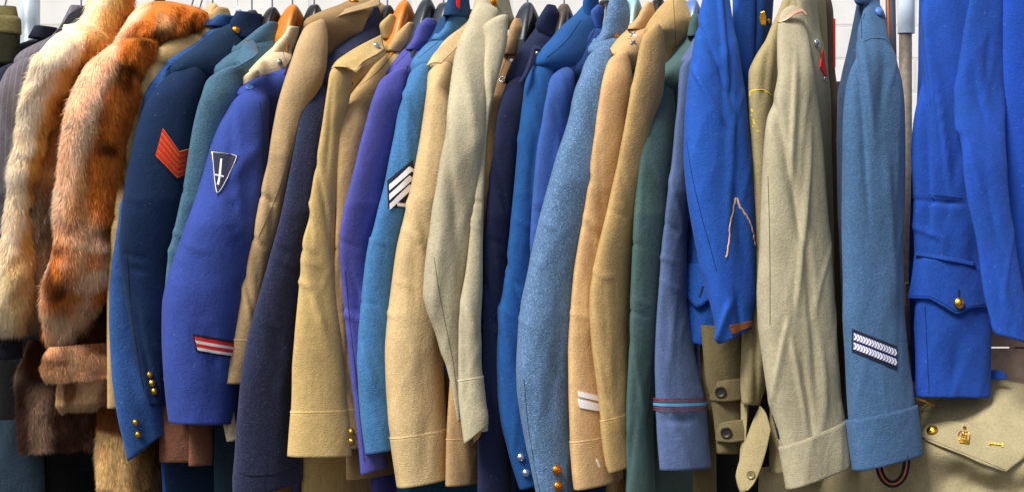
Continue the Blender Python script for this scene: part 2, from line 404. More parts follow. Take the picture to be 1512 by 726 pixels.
def jacket(name, label, cat, color, T, xn, SL, SR, cap, cuffend, kind='twill', hem=770, tl=None, collar=None, cuff=None, cuff_slope=0.0, slope=0.0,
           th=32, ratio=.36, Y=None, fold=.0017, seed=0, group=GROUP, seams=(), body_seams=(), creases=(), dome=9,  thick=.021, sleeve_color=None, body_color=None, tth=29):
    m = cloth(name+'_cloth', color, kind); dk = cloth(name+'_seam', shade(color, .62), 'serge'); lt = cloth(name+'_stitch', shade(color, 1.22), 'serge')
    mbody = cloth(name+'_cloth', body_color, kind) if body_color else m
    root = thing(name, label, cat, (X(xn, YN), YN, Z(hem, YN)), group)
    J = Jacket(); J.root = root; J.m = m; J.dk = dk; J.lt = lt
    if Y is None: Y = tr(cap, .062, cap+50, .035, cap+200, .0)
    if isinstance(slope, (int, float)): slope = tr(cap, -.55, cap+18, -.4, cap+60, slope, cuffend, slope) if slope else tr(cap, -.55, cap+18, -.4, cap+60, 0)
    else: slope = tr(cap, -.55, cap+18, -.4, cap+60, 0)+[q for q in slope if q[0] > cap+61]
    rs = random.Random(seed*13+5); creases = list(creases)
    for q in range(6):
        yy = cap+40+rs.random()*(cuffend-cap-90); xa, xb = float(curve(SL, yy)), float(curve(SR, yy))
        creases.append((xa+(xb-xa)*(.15+.55*rs.random()), yy, rs.uniform(-6, 26), rs.uniform(3, 6.5), rs.uniform(26, 80), rs.choice((-1, 1))*rs.uniform(.0022, .0052)))
    for q in range(3):
        yy = cap+(cuffend-cap)*rs.uniform(.38, .62); xa, xb = float(curve(SL, yy)), float(curve(SR, yy))
        creases.append((xa+(xb-xa)*rs.uniform(.05, .4), yy, rs.uniform(48, 78), rs.uniform(2.6, 4), rs.uniform(10, 18), rs.choice((-1, 1))*rs.uniform(.002, .0036)))
    V, F = torso(T, xn, None, SL, SR, cap, hem, tl, seed=seed, thick=thick, th=tth)
    J.body = Surf(V, F); J.body.Yn = .1
    mb = MB().add(V, F, mbody)
    for s in body_seams: ribbon(mb, J.body, s, .0016, dk)
    J.body_ob = mb.build('body', root)
    end = cuffend if cuff is None else cuffend-4
    V, F, N = loft(SL, SR, cap, end, th=th, ratio=ratio, Y=Y, slope=slope, fold=fold, seed=seed, dome=dome, inflate=.0012, n_exp=1.8, creases=creases)
    J.sleeve = Surf(V, F); mb = MB().add(V, F, m)
    for s in seams: ribbon(mb, J.sleeve, s, .0016, dk)
    J.sleeve_ob = mb.build('sleeve', root)
    if cuff is not None:
        V, F, N = loft(SL, SR, cuff, cuffend, th=th, ratio=ratio, Y=Y, slope=(cuff_slope if cuff_slope else [q for q in slope if q[0] > cap+59]), fold=fold, seed=seed, inflate=.0020, n_exp=1.8, creases=creases, step=3, infl_top=.0012)
        J.cuff = Surf(V, F); mb = MB().add(V, F, m)
        V, F, N = loft(SL, SR, cuff-.6, cuff+1.6, th=th, ratio=ratio, Y=Y, slope=(cuff_slope if cuff_slope else [q for q in slope if q[0] > cap+59]), fold=fold, seed=seed, inflate=.0027, n_exp=1.8, creases=creases, step=.6, lip=0); mb.add(V, F, lt)
        mb.build('cuff', root)
    if collar:
        CL, CR = collar; y0 = min(p for p, _ in CL); y1 = max(p for p, _ in CL)
        V, F, N = loft(CL, CR, y0, y1, th=tth, ratio=.34, Y=YN-.03, inflate=.001, fold=.0015, seed=seed+5, lip=.012, lip_top=.03, step=3)
        J.collar = Surf(V, F); MB().add(V, F, m).build('collar', root)
    return J

# traced: (height, left edge) and (height, right edge) of each sleeve; T is the shoulder line from the collar to the sleeve head

SUIT = 'dark jackets hanging at the left end of the rail'
# --- dark suits at the left end
jB = jacket('suit_jacket', 'black suit jacket furthest along the left end, behind the metal pole base', 'jacket', '262a3c',
            tr(58, 48, 66, 25, 80, 12, 95, 2, 120, -10), 62, tr(95, -2, 140, -16, 250, -28, 430, -36, 530, -34), tr(95, 30, 140, 34, 430, 22, 530, 26), 95, 530, kind='serge', collar=(tr(40, 56, 58, 48), tr(40, 80, 58, 82)), group=SUIT, seed=1, tl=tr(500, 0, 770, 2))
button(jB.root, jB.sleeve, 4, 498, 4.5, BLACKBTN, 'flat'); button(jB.root, jB.sleeve, 5, 508, 4.5, BLACKBTN, 'flat')
jA = jacket('suit_jacket', 'charcoal pinstripe jacket between the black suit and the cream fur coat', 'jacket', '5e5a62',
            tr(8, 104, 20, 98, 40, 88, 52, 78, 65, 55, 75, 35, 88, 22), 118, tr(86, 22, 100, 14, 130, 5, 150, 0, 250, -12, 430, -26, 500, -28), tr(86, 50, 100, 60, 150, 62, 250, 50, 430, 30, 500, 26), 86, 500, kind='stripe',
            collar=None, group=SUIT, seed=2, tl=tr(500, 30, 770, 40))
lap, _ = sheet([[(126, 8, .17), (102, 21, .17), (96, 30, .17)], [(122, 24, .13), (98, 36, .13), (82, 48, .12)], [(118, 36, .12), (96, 46, .11), (80, 52, .10)]], cloth('black_satin', '17171f', 'serge'), nu=16, nv=16, rough=.0006)
lap.build('lapel', jA.root)

# --- blue and khaki uniforms, left to right
j3 = jacket('uniform_jacket', 'khaki jacket showing only a thin edge beside the rust fur coat', 'jacket', 'a5895a',
            tr(33, 305, 45, 272, 58, 248, 70, 233, 88, 220), 330, tr(84, 222, 105, 213, 140, 205, 180, 195, 220, 185, 270, 178, 330, 172, 390, 166, 430, 163, 600, 163), tr(84, 262, 140, 250, 220, 235, 330, 222, 430, 212, 600, 210), 84, 600, seed=3,
            collar=(tr(12, 322, 24, 312, 34, 304), tr(12, 335, 34, 345)), tl=tr(500, 200, 770, 210))
j4 = jacket('uniform_jacket', 'mid blue tunic with two silver-gilt cuff buttons, under the red-chevron sleeve', 'jacket', '28518e',
            tr(30, 330, 44, 302, 60, 284, 76, 262, 90, 246), 345, tr(88, 248, 98, 240, 110, 230, 130, 222, 150, 215, 175, 210, 210, 203, 250, 195, 290, 187, 340, 178, 390, 171, 430, 168, 470, 167, 520, 169, 560, 173, 610, 181, 645, 190, 663, 195),
            tr(88, 270, 130, 262, 210, 252, 340, 232, 430, 225, 520, 228, 600, 243, 663, 243), 88, 658, seed=4, slope=tr(560, 0, 640, -.35, 663, -.9), kind='wool', collar=(tr(24, 325, 42, 303), tr(24, 350, 42, 352)), tl=tr(560, 236, 770, 242),
            seams=[[(240, 100), (262, 86), (284, 74)]])
j5 = jacket('uniform_jacket', 'dark navy tunic with five red bars in a chevron on its sleeve', 'jacket', '142b4e',
            tr(34, 340, 44, 322, 56, 306, 70, 290, 85, 270, 98, 256), 368, tr(96, 257, 115, 240, 140, 228, 165, 217, 200, 206, 260, 194, 330, 185, 363, 183, 400, 185, 440, 190, 500, 198, 550, 206, 598, 214),
            tr(96, 300, 120, 306, 200, 296, 300, 280, 400, 262, 500, 254, 598, 243), 96, 597, seed=5, slope=tr(540, 0, 598, .15), kind='serge', body_color='14304e', collar=(tr(20, 352, 38, 344, 58, 352), tr(20, 384, 58, 392)), tl=tr(560, 240, 770, 250),
            seams=[[(188, 380), (192, 440), (200, 500), (208, 550), (215, 594)]], ratio=.5)
j6 = jacket('uniform_jacket', 'teal blue woollen battledress with gold shoulder button, behind the royal blue sleeve', 'jacket', '41667e',
            tr(48, 376, 62, 358, 76, 344, 88, 330, 102, 316), 400, tr(100, 317, 115, 308, 135, 303, 160, 297, 190, 290, 230, 283, 270, 277, 310, 269, 350, 260, 380, 254, 420, 249, 450, 247, 560, 246), tr(100, 355, 135, 356, 200, 345, 300, 330, 450, 300, 560, 290), 100, 560, seed=6, kind='wool',
            collar=(tr(33, 398, 44, 384, 60, 368, 82, 342), tr(33, 408, 60, 415, 82, 410)), tl=tr(520, 298, 770, 303))
j8 = jacket('uniform_jacket', 'cream jacket with one silver shoulder button beside the royal blue sleeve', 'jacket', 'cdb995',
            tr(60, 406, 70, 397, 80, 384, 90, 374, 106, 362), 425, tr(104, 363, 125, 354, 160, 346, 250, 325, 400, 310, 560, 322, 617, 330, 650, 336), tr(104, 384, 160, 376, 250, 360, 400, 350, 560, 345, 617, 346, 650, 350), 104, 650, seed=8,
            collar=(tr(40, 428, 52, 421, 66, 410, 88, 396), tr(40, 440, 66, 438, 88, 432)), tl=tr(500, 345, 770, 352), hem=600, Y=tr(104, .10, 300, .07, 560, .03, 650, .0), body_seams=[[(418, 60), (418, 76), (422, 92)]])
j7 = jacket('uniform_jacket', 'royal blue jacket with black triangular sword badge and red-white cuff stripes', 'jacket', '344a9c',
            tr(82, 434, 92, 418, 105, 400, 115, 380, 126, 362, 136, 350), 446, tr(132, 352, 145, 342, 165, 333, 185, 325, 210, 315, 245, 305, 280, 295, 310, 285, 340, 275, 380, 262, 420, 250, 450, 245, 500, 244, 560, 247, 600, 251, 625, 254),
            tr(132, 384, 160, 396, 200, 394, 280, 392, 340, 385, 400, 376, 500, 362, 600, 350, 625, 349), 132, 622, seed=7, ratio=.62, slope=tr(560, 0, 625, .07), tl=tr(520, 346, 770, 350), body_seams=[[(356, 128), (385, 112), (412, 96)]],
            seams=[[(383, 150), (388, 190), (388, 250)]], creases=((365, 238, -35, 10, 30, .006), (372, 300, 5, 8, 60, -.006), (352, 330, 40, 12, 40, .004)))
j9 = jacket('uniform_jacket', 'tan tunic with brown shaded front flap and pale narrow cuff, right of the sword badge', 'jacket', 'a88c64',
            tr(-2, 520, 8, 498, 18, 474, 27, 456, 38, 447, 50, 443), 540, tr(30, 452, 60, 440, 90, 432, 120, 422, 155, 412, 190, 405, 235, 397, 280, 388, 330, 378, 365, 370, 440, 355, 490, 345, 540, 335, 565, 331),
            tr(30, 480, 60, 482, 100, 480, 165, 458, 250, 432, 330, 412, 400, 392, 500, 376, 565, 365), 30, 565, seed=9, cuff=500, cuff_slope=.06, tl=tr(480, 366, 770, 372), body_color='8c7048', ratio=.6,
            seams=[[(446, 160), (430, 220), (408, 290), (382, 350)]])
lapel9, _ = sheet([[(478, 36, .08), (500, 18, .10), (540, 4, .15), (560, -4, .18)], [(482, 33, .065), (505, 22, .09), (545, 12, .14), (562, 8, .17)]], j9.m, nu=24, nv=6, rough=.0004)
lapel9.build('shoulder_strap', j9.root)
j10 = jacket('uniform_jacket', 'dark aubergine navy greatcoat sleeve with stitched hem between two tan jackets', 'jacket', '2a304e',
            tr(22, 544, 36, 534, 60, 511, 76, 495, 95, 480, 113, 466), 560, tr(112, 467, 130, 458, 150, 450, 180, 444, 220, 437, 270, 428, 330, 416, 363, 407, 390, 400, 430, 389, 470, 378, 520, 367, 570, 360, 620, 356, 660, 353, 700, 350, 720, 351),
            tr(112, 490, 150, 492, 220, 486, 330, 472, 400, 462, 520, 450, 620, 446, 720, 444), 112, 722, seed=10, kind='wool', slope=tr(600, 0, 720, -.18), collar=(tr(10, 552, 24, 546, 34, 538, 58, 514), tr(10, 558, 34, 565, 58, 562)), tl=tr(560, 436, 770, 430),
            seams=[[(353, 698), (370, 702), (400, 700), (436, 690)]])
j12 = jacket('uniform_jacket', 'light brown tunic with gold cuff buttons, tucked between khaki epaulette jacket and purple sleeve', 'jacket', 'b0905e',
            tr(52, 588, 70, 575, 85, 560, 100, 545, 125, 530, 146, 516), 600, tr(144, 516, 152, 508, 165, 503, 185, 501, 220, 500, 320, 498, 420, 495, 500, 500, 560, 505, 620, 510, 664, 514), tr(144, 552, 165, 556, 220, 548, 320, 532, 420, 522, 560, 527, 664, 540), 144, 660, seed=12,
            collar=(tr(34, 603, 48, 590, 62, 580, 78, 570), tr(34, 612, 62, 616, 78, 610)), cuff=602, tl=tr(620, 512, 712, 513), hem=706, body_seams=[[(530, 128), (556, 108), (584, 76)]])
j11 = jacket('uniform_jacket', 'khaki jacket with pointed shoulder strap, silver button and wide turned cuff', 'jacket', 'b2965e',
            tr(46, 568, 60, 548, 72, 528, 84, 509, 96, 496, 110, 488), 575, tr(92, 492, 105, 488, 130, 485, 165, 480, 200, 475, 240, 468, 280, 462, 320, 456, 363, 450, 420, 444, 480, 439, 540, 435, 605, 433, 640, 431, 668, 429),
            tr(92, 514, 110, 520, 150, 514, 200, 502, 280, 497, 363, 494, 440, 497, 500, 503, 560, 508, 610, 511, 640, 514, 672, 517), 92, 672, seed=11, cuff=605, tl=tr(600, 448, 770, 446), Y=tr(90, .0, 300, -.03, 700, -.05), th=tr(90, 30, 300, 34, 600, 55), ratio=.42,
            collar=(tr(22, 576, 40, 562, 58, 566), tr(22, 582, 40, 586, 58, 584)), slope=tr(560, 0, 672, .05))
strap11, s11 = sheet([[(489, 101, -.012), (497, 90, .01), (515, 77, .035), (540, 63, .08), (564, 51, .14)], [(496, 98, -.03), (507, 93, -.012), (528, 84, .02), (552, 75, .07), (566, 66, .12)], [(510, 98, -.035), (521, 103, -.02), (534, 92, .01), (556, 80, .06), (568, 72, .11)], [(527, 109, -.02), (531, 103, -.008), (541, 91, .03), (558, 82, .07), (569, 75, .12)]], j11.m, nu=30, nv=16, rough=.0005)
strap11.build('shoulder_strap', j11.root); button(j11.root, s11, 555, 68, 6, SILVER)
j13 = jacket('uniform_jacket', 'violet jacket with plain sleeve and dark collar crease, right of the khaki cuff', 'jacket', '4e50a2',
            tr(44, 618, 56, 608, 68, 598, 82, 588, 95, 579, 105, 572), 628, tr(102, 573, 115, 562, 135, 555, 160, 548, 190, 540, 220, 532, 255, 524, 290, 515, 320, 508, 345, 504, 370, 503, 400, 505, 450, 509, 500, 514, 560, 520, 610, 526, 660, 531, 695, 534),
            tr(102, 600, 130, 602, 200, 590, 300, 568, 370, 556, 450, 552, 560, 558, 695, 572), 102, 694, seed=13, collar=(tr(28, 630, 40, 619, 60, 611, 76, 601), tr(28, 641, 40, 646, 60, 646, 76, 640)), tl=tr(560, 548, 770, 550), slope=tr(600, 0, 694, -.2),
            seams=[[(510, 400), (515, 460), (524, 540), (532, 620), (538, 680)]], body_seams=[[(584, 96), (606, 74), (622, 56)]])
j13b = jacket('uniform_jacket', 'dark teal jacket with red collar tab, wedged behind the violet and blue collars', 'jacket', '1c4470',
            tr(8, 664, 22, 655, 36, 646, 50, 640, 66, 630), 676, tr(66, 634, 120, 612, 250, 590, 400, 575, 600, 580), tr(66, 660, 120, 642, 250, 620, 400, 605, 600, 605), 66, 600, seed=14, Y=.13, tl=tr(500, 600, 770, 610), collar=(tr(-14, 666, 4, 662, 26, 656), tr(-14, 690, 26, 694)))
mb = MB(); quad_patch(mb, j13b.collar, [(673, -6), (679, -6), (678, 14), (674, 10)], RED, .0015, 2, 4); mb.build('collar_tab', j13b.root)
j14 = jacket('uniform_jacket', 'mid blue jacket with white three-bar chevron badge on dark patch', 'jacket', '3a72a6',
            tr(36, 666, 46, 656, 56, 644, 66, 630, 80, 618, 98, 607), 678, tr(96, 608, 110, 603, 140, 598, 165, 590, 195, 584, 230, 577, 270, 569, 310, 559, 340, 551, 363, 544, 410, 537, 460, 532, 510, 529, 560, 530, 620, 535, 665, 542),
            tr(96, 632, 120, 636, 200, 628, 300, 612, 363, 598, 460, 588, 560, 586, 665, 592), 96, 664, seed=15, kind='wool', collar=(tr(15, 676, 28, 664, 44, 656, 62, 638), tr(15, 683, 28, 692, 44, 690, 62, 684)), tl=tr(560, 590, 770, 594), slope=tr(600, 0, 664, -.12), ratio=.55, body_seams=[[(618, 86), (640, 68), (660, 52)]])
j15 = jacket('uniform_jacket', 'pale tan jacket with loose shoulder strap end and stitched cuff, left of grey-olive drape', 'jacket', 'b89e70',
            tr(30, 690, 45, 674, 58, 660, 70, 650, 82, 641, 96, 634), 705, tr(94, 634, 105, 632, 130, 631, 160, 627, 200, 621, 240, 614, 280, 606, 320, 597, 363, 587, 420, 579, 470, 573, 520, 569, 560, 570, 610, 573, 655, 578, 700, 585, 713, 587),
            tr(94, 662, 130, 676, 200, 676, 300, 664, 363, 658, 450, 654, 560, 656, 640, 661, 700, 662, 713, 663), 94, 711, seed=16, cuff=637, cuff_slope=-.12, tl=tr(560, 662, 770, 668), kind='linen', ratio=.6, slope=tr(600, 0, 711, -.18))
strap15, s15 = sheet([[(629, 97, -.02), (640, 80, .0), (662, 58, .06), (692, 34, .14)], [(640, 92, -.035), (652, 82, -.005), (668, 66, .05), (696, 40, .13)], [(652, 93, -.03), (661, 84, .0), (675, 70, .05), (699, 46, .12)]], j15.m, nu=24, nv=12, rough=.0005)
strap15.build('shoulder_strap', j15.root)
# grey-olive tunic: front panel + sleeve with open cuff
j17 = jacket('uniform_jacket', 'brown tan jacket with diamond pin on its collar, half hidden by the grey-olive drape', 'jacket', 'a08056',
            tr(50, 757, 70, 747, 90, 738, 110, 730, 130, 722, 146, 716), 764, tr(144, 716, 160, 714, 250, 704, 363, 690, 480, 674, 590, 663, 645, 660, 712, 659), tr(144, 752, 200, 752, 363, 732, 480, 720, 590, 714, 712, 710), 144, 713, seed=17, cuff=644,
            collar=(tr(28, 760, 40, 754, 58, 750, 82, 742), tr(28, 768, 44, 778, 82, 772)), tl=tr(560, 708, 770, 714), body_seams=[[(757, 66), (746, 92), (736, 118)]])
j16 = jacket('uniform_jacket', 'crumpled grey-olive tunic with unbuttoned cuff showing tan lining', 'jacket', 'a49b80',
            tr(-8, 705, 12, 700, 26, 694, 40, 689), 728, tr(26, 712, 60, 716, 100, 716, 140, 714, 200, 710, 280, 702, 340, 695, 400, 688, 440, 681, 480, 677, 540, 677, 600, 680, 640, 686), tr(26, 750, 60, 748, 100, 738, 140, 728, 200, 718, 280, 714, 363, 712, 420, 712, 480, 710, 540, 711, 560, 713, 600, 717, 626, 720, 640, 720), 26, 640, seed=18,
            tl=tr(200, 716, 770, 716), Y=tr(20, .06, 140, .0, 300, -.05, 640, -.07), kind='linen', cuff=557, cuff_slope=tr(557, -.15, 600, -.25, 640, -.75), hem=500, th=tr(20, 30, 300, 40, 640, 48), ratio=.6)
V, F, N = loft(tr(4, 702, 15, 700, 40, 690, 65, 680, 90, 673, 120, 668, 160, 662, 200, 655, 250, 648, 300, 641, 340, 635, 370, 630, 410, 626, 435, 625, 455, 630, 480, 640, 510, 650, 540, 660, 570, 667, 600, 672, 622, 676),
               tr(4, 728, 15, 734, 40, 731, 65, 727, 120, 721, 200, 713, 280, 706, 363, 699, 400, 693, 450, 688, 500, 684, 560, 682, 622, 679), 4, 622, th=tr(0, 40, 620, 50), ratio=.5, Y=tr(0, .10, 100, .01, 250, -.055, 620, -.055), fold=.0035, seed=19, dome=14,
               creases=((668, 280, 8, 9, 120, -.008), (650, 400, -6, 7, 70, .005), (700, 180, 8, 8, 90, .005)))
f16 = Surf(V, F); mb = MB().add(V, F, j16.m)
ribbon(mb, f16, [(641, 380), (648, 430), (658, 480), (668, 530), (675, 580)], .0014, j16.dk); mb.build('front_panel', j16.root)
lin16, _ = sheet([[(699, 622, -.06), (708, 620, -.06), (712, 628, -.06)], [(701, 640, -.062), (706, 636, -.058), (710, 640, -.058)], [(699, 654, -.064), (703, 650, -.062), (706, 648, -.06)]], LINING, nu=10, nv=12, rough=.001); lin16.build('cuff_lining', j16.root)
j18 = jacket('uniform_jacket', 'dark navy jacket with turned lapel edge, right of the brown tan pin jacket', 'jacket', '1e2646',
            tr(34, 797, 48, 788, 65, 776, 80, 766, 98, 756, 120, 747), 815, tr(116, 748, 135, 742, 160, 736, 200, 731, 250, 726, 300, 720, 363, 715, 440, 713, 520, 711, 600, 708, 650, 706, 745, 706), tr(116, 772, 160, 778, 250, 766, 363, 756, 520, 752, 745, 756), 116, 745, seed=20,
            collar=(tr(8, 808, 22, 800, 40, 792, 56, 800), tr(8, 820, 22, 826, 56, 826)), kind='serge', tl=tr(560, 750, 770, 752))
lap18, _ = sheet([[(802, 76, .06), (795, 68, .055), (787, 67, .05), (782, 84, .03), (776, 102, .0), (766, 121, -.02)], [(803, 80, .055), (796, 73, .045), (790, 73, .035), (785, 88, .015), (779, 105, -.015), (768, 123, -.025)]], j18.m, nu=30, nv=4, rough=0); lap18.build('lapel', j18.root)
j19 = jacket('uniform_jacket', 'bright mid blue tunic with two silver crested cuff buttons', 'jacket', '185090',
            tr(8, 862, 22, 850, 40, 830, 56, 817, 72, 803, 88, 790), 875, tr(85, 792, 100, 782, 115, 776, 140, 773, 180, 768, 220, 764, 280, 759, 340, 754, 363, 751, 420, 744, 480, 737, 540, 734, 580, 735, 620, 740, 660, 750, 700, 762, 718, 768),
            tr(85, 812, 100, 820, 140, 822, 220, 812, 340, 798, 420, 790, 540, 786, 640, 794, 718, 800), 85, 717, seed=21, kind='serge', collar=(tr(-12, 870, 6, 861, 30, 864), tr(-12, 884, 30, 884)), body_seams=[[(807, 86), (835, 62), (858, 30)]], tl=tr(600, 792, 770, 800), slope=tr(650, 0, 717, -.2), ratio=.55)
j20 = jacket('uniform_jacket', 'cornflower blue tunic with stand collar, between bright blue tunic and mottled wool coat', 'jacket', '365aa4',
            tr(28, 870, 40, 856, 55, 842, 74, 833, 90, 825, 104, 817), 882, tr(100, 818, 112, 811, 140, 806, 180, 800, 220, 793, 260, 789, 300, 786, 400, 782, 600, 782), tr(100, 840, 120, 850, 180, 846, 260, 838, 400, 828, 600, 825), 100, 600, seed=22, kind='serge', collar=(tr(8, 882, 20, 872, 44, 874), tr(8, 888, 20, 893, 44, 893)), body_seams=[[(846, 104), (866, 66), (880, 40)]], tl=tr(500, 825, 770, 830))
j21 = jacket('uniform_jacket', 'mottled grey-blue woollen greatcoat with two copper cuff buttons', 'jacket', '54769e',
            tr(38, 903, 50, 888, 62, 875, 76, 866, 95, 860), 915, tr(70, 870, 90, 861, 105, 857, 125, 851, 150, 845, 190, 835, 230, 822, 270, 810, 310, 799, 350, 789, 410, 777, 450, 769, 490, 764, 540, 762, 570, 763, 600, 767, 640, 774, 680, 781, 750, 794),
            tr(70, 900, 105, 906, 150, 905, 230, 896, 310, 884, 410, 868, 490, 858, 570, 850, 640, 848, 750, 850), 70, 750, seed=23, kind='mottled', collar=(tr(-6, 905, 10, 898, 30, 893, 52, 886, 70, 870), tr(-6, 924, 30, 934, 52, 934, 70, 925)), ratio=.55, tl=tr(600, 836, 770, 842), fold=.003,
            seams=[[(774, 560), (779, 620), (790, 690), (798, 730)]])
j22 = jacket('uniform_jacket', 'tan jacket with crossed silver pin and two white cuff stripes', 'jacket', 'b89464',
            tr(26, 942, 40, 931, 55, 916, 68, 906, 82, 897), 955, tr(78, 900, 95, 893, 120, 888, 145, 884, 170, 880, 210, 875, 250, 870, 290, 865, 330, 858, 363, 852, 410, 845, 460, 841, 520, 838, 570, 838, 640, 840, 690, 843, 714, 846),
            tr(78, 926, 120, 936, 200, 932, 300, 918, 400, 906, 500, 902, 600, 912, 690, 920, 714, 922), 78, 713, seed=24, cuff=643, cuff_slope=-.1, kind='linen', collar=(tr(4, 955, 16, 947, 26, 942, 46, 926), tr(4, 964, 20, 968, 46, 964)), tl=tr(620, 896, 770, 896), slope=tr(650, 0, 713, -.1), body_seams=[[(926, 38), (942, 33), (954, 31)]])
j23 = jacket('uniform_jacket', 'ochre tan jacket with dark side seam and stitched cuff, left of dark green sleeve', 'jacket', 'a88a56',
            tr(-4, 990, 8, 978, 25, 965, 40, 955, 52, 947), 1000, tr(36, 960, 50, 948, 70, 943, 90, 940, 115, 935, 150, 928, 200, 919, 240, 911, 280, 902, 320, 893, 363, 882, 400, 874, 440, 869, 470, 869, 510, 872, 545, 877, 600, 885, 650, 890, 680, 895, 692, 899),
            tr(36, 974, 60, 982, 100, 984, 200, 968, 300, 952, 400, 936, 500, 930, 600, 930, 692, 930), 36, 692, seed=25, cuff=613, cuff_slope=-.22, kind='linen', Y=tr(30, 0, 300, -.015, 692, -.03), tl=tr(600, 926, 770, 926), body_seams=[[(994, -4), (996, 30), (998, 70)]], slope=tr(620, 0, 692, -.06))
j24 = jacket('uniform_jacket', 'dark bottle green jacket with long plain sleeve and back seam', 'jacket', '46605f',
            tr(34, 1022, 55, 1014, 70, 1004, 85, 994, 95, 984, 110, 974, 124, 957), 1035, tr(116, 962, 128, 955, 150, 951, 190, 947, 230, 941, 280, 937, 320, 934, 363, 932, 420, 930, 480, 928, 540, 926, 600, 923, 660, 922, 750, 922), tr(116, 988, 140, 998, 200, 1000, 300, 992, 400, 984, 500, 976, 570, 968, 640, 966, 750, 970), 116, 750, seed=26, kind='serge', collar=(tr(24, 1022, 34, 1018, 56, 1014), tr(24, 1050, 56, 1050)), tl=tr(600, 958, 770, 956), seams=[[(976, 500), (966, 550), (958, 600), (954, 650)]])
j25 = jacket('uniform_jacket', 'slate blue jacket with maroon and sky blue cuff braid', 'jacket', '526690',
            tr(50, 1028, 65, 1022, 80, 1013, 90, 1005, 104, 1001), 1060, tr(84, 1010, 95, 1003, 110, 1001, 150, 999, 190, 995, 240, 990, 290, 984, 330, 980, 363, 976, 420, 972, 480, 968, 540, 966, 590, 966, 640, 968, 692, 972),
            tr(84, 1030, 150, 1030, 240, 1026, 363, 1016, 440, 1016, 500, 1024, 560, 1036, 590, 1043, 640, 1048, 692, 1052), 84, 691, seed=27, tl=tr(400, 1030, 770, 1040), hem=590, slope=tr(560, 0, 691, .03), creases=((1000, 618, 88, 5, 26, -.004),), th=tr(84, 30, 400, 34, 600, 52))
mb = MB()
for y0, y1, m in ((586, 588, MAROON), (589.5, 591.5, MAROON), (593, 597, SKYBRAID), (598.5, 600.5, MAROON), (602, 604, MAROON)):
    V, F, N = loft(tr(0, 966, 586, 966, 604, 966.5), tr(0, 1042.5, 586, 1042.5, 604, 1044), y0, y1, th=tr(84, 30, 400, 34, 600, 52), inflate=.0036, fold=0, lip=0, step=2, slope=.03); mb.add(V, F, m)
mb.build('cuff_braid', j25.root)

# --- garments at the right hand end, built from their own outlines
def garment(name, label, cat, color, parts, xn=None, kind='twill', group=GROUP, seed=0, hem=770, yn=YN):
    """parts: list of dicts (part name, L, R, y0, y1, loft options)"""
    m = cloth(name+'_cloth', color, kind); dk = cloth(name+'_seam', shade(color, .62), 'serge')
    root = thing(name, label, cat, (X(xn, yn), yn, Z(hem, yn)), group)
    J = Jacket(); J.root = root; J.m = m; J.dk = dk; J.s = {}; J.o = {}
    for i, p in enumerate(parts):
        p = dict(p); pn = p.pop('part'); mm = p.pop('mat', m); seams = p.pop('seams', ())
        V, F, N = loft(seed=seed+i*3, **p)
        sf = Surf(V, F); mb = MB().add(V, F, mm)
        for s in seams: ribbon(mb, sf, s, .0016, dk)
        J.s[pn] = sf; J.o[pn] = mb.build(pn, root)
    return J

# royal blue tunic with torn sleeve seam
SL26 = tr(-20, 1040, 0, 1037, 30, 1031, 60, 1025, 100, 1018, 140, 1012, 180, 1008, 230, 1006, 280, 1010, 330, 1018, 363, 1025, 400, 1035, 440, 1047, 475, 1058, 503, 1068)
SR26 = tr(-20, 1078, 0, 1080, 40, 1085, 80, 1092, 120, 1098, 170, 1105, 220, 1110, 280, 1115, 340, 1118, 400, 1119, 440, 1119, 475, 1115, 503, 1112)
g26 = garment('tunic', 'royal blue tunic whose sleeve seam is torn open, orange lining at its cuff', 'jacket', '1c54b2', [
    dict(part='body', L=tr(-20, 1078, 30, 1080, 100, 1070, 200, 1040, 300, 1018, 370, 1012, 500, 1010, 520, 1010), R=tr(-20, 1116, 100, 1114, 140, 1110, 250, 1112, 370, 1116, 500, 1116, 520, 1116), y0=-20, y1=514, th=48, ratio=.4, Y=.085, slope=tr(0, 0, 400, .05, 514, .24), fold=.003),
    dict(part='sleeve', L=SL26, R=SR26, y0=-20, y1=494, th=50, ratio=.45, Y=tr(-20, .02, 100, -.03, 500, -.05), slope=tr(0, 0, 400, 0, 494, -.42), fold=.003, N=90, step=3, n_exp=2.3,
         seams=[[(1013, 205), (1022, 260), (1036, 320), (1050, 370), (1058, 400)]],
         creases=((1066, 70, 2, 3.8, 110, 0.0090), (1052, 95, 25, 4.5, 70, -0.0075), (1075, 210, -3, 4.5, 110, 0.0075), (1040, 145, 28, 4.5, 45, 0.0075), (1090, 340, 10, 7.5, 60, -0.0060), (1062, 470, -20, 6.0, 30, 0.0090), (1085, 470, 10, 6.0, 34, -0.0075)))],
    xn=1085, kind='twill', seed=30)
rq = random.Random(4); TORN = cloth('torn_interfacing', 'd8ae84', 'serge')
for side in ([(1087, 292), (1083, 308), (1079, 326), (1077, 345), (1075, 368), (1072, 380)], [(1088, 292), (1093, 306), (1102, 318), (1109, 332), (1113, 346), (1115, 362)]):
    mb = MB(); P_ = np.array(side, float); tq = np.linspace(0, len(P_)-1, 26); pts = [(float(np.interp(t, range(len(P_)), P_[:, 0]))+rq.uniform(-.8, .8), float(np.interp(t, range(len(P_)), P_[:, 1]))) for t in tq]
    ribbon(mb, g26.s['sleeve'], pts, .0036, TORN, .0014, 1.5); mb.build('torn_seam', g26.root)
mb = MB(); quad_patch(mb, g26.s['sleeve'], [(1077, 480), (1112, 473), (1109, 481), (1080, 493)], cloth('brown_lining', '7a4420', 'serge'), .0025, 8, 4); mb.build('cuff_lining', g26.root)
b26 = g26.s['body']; Y26 = lambda x, y, k: b26.front_Y(x, y)-k
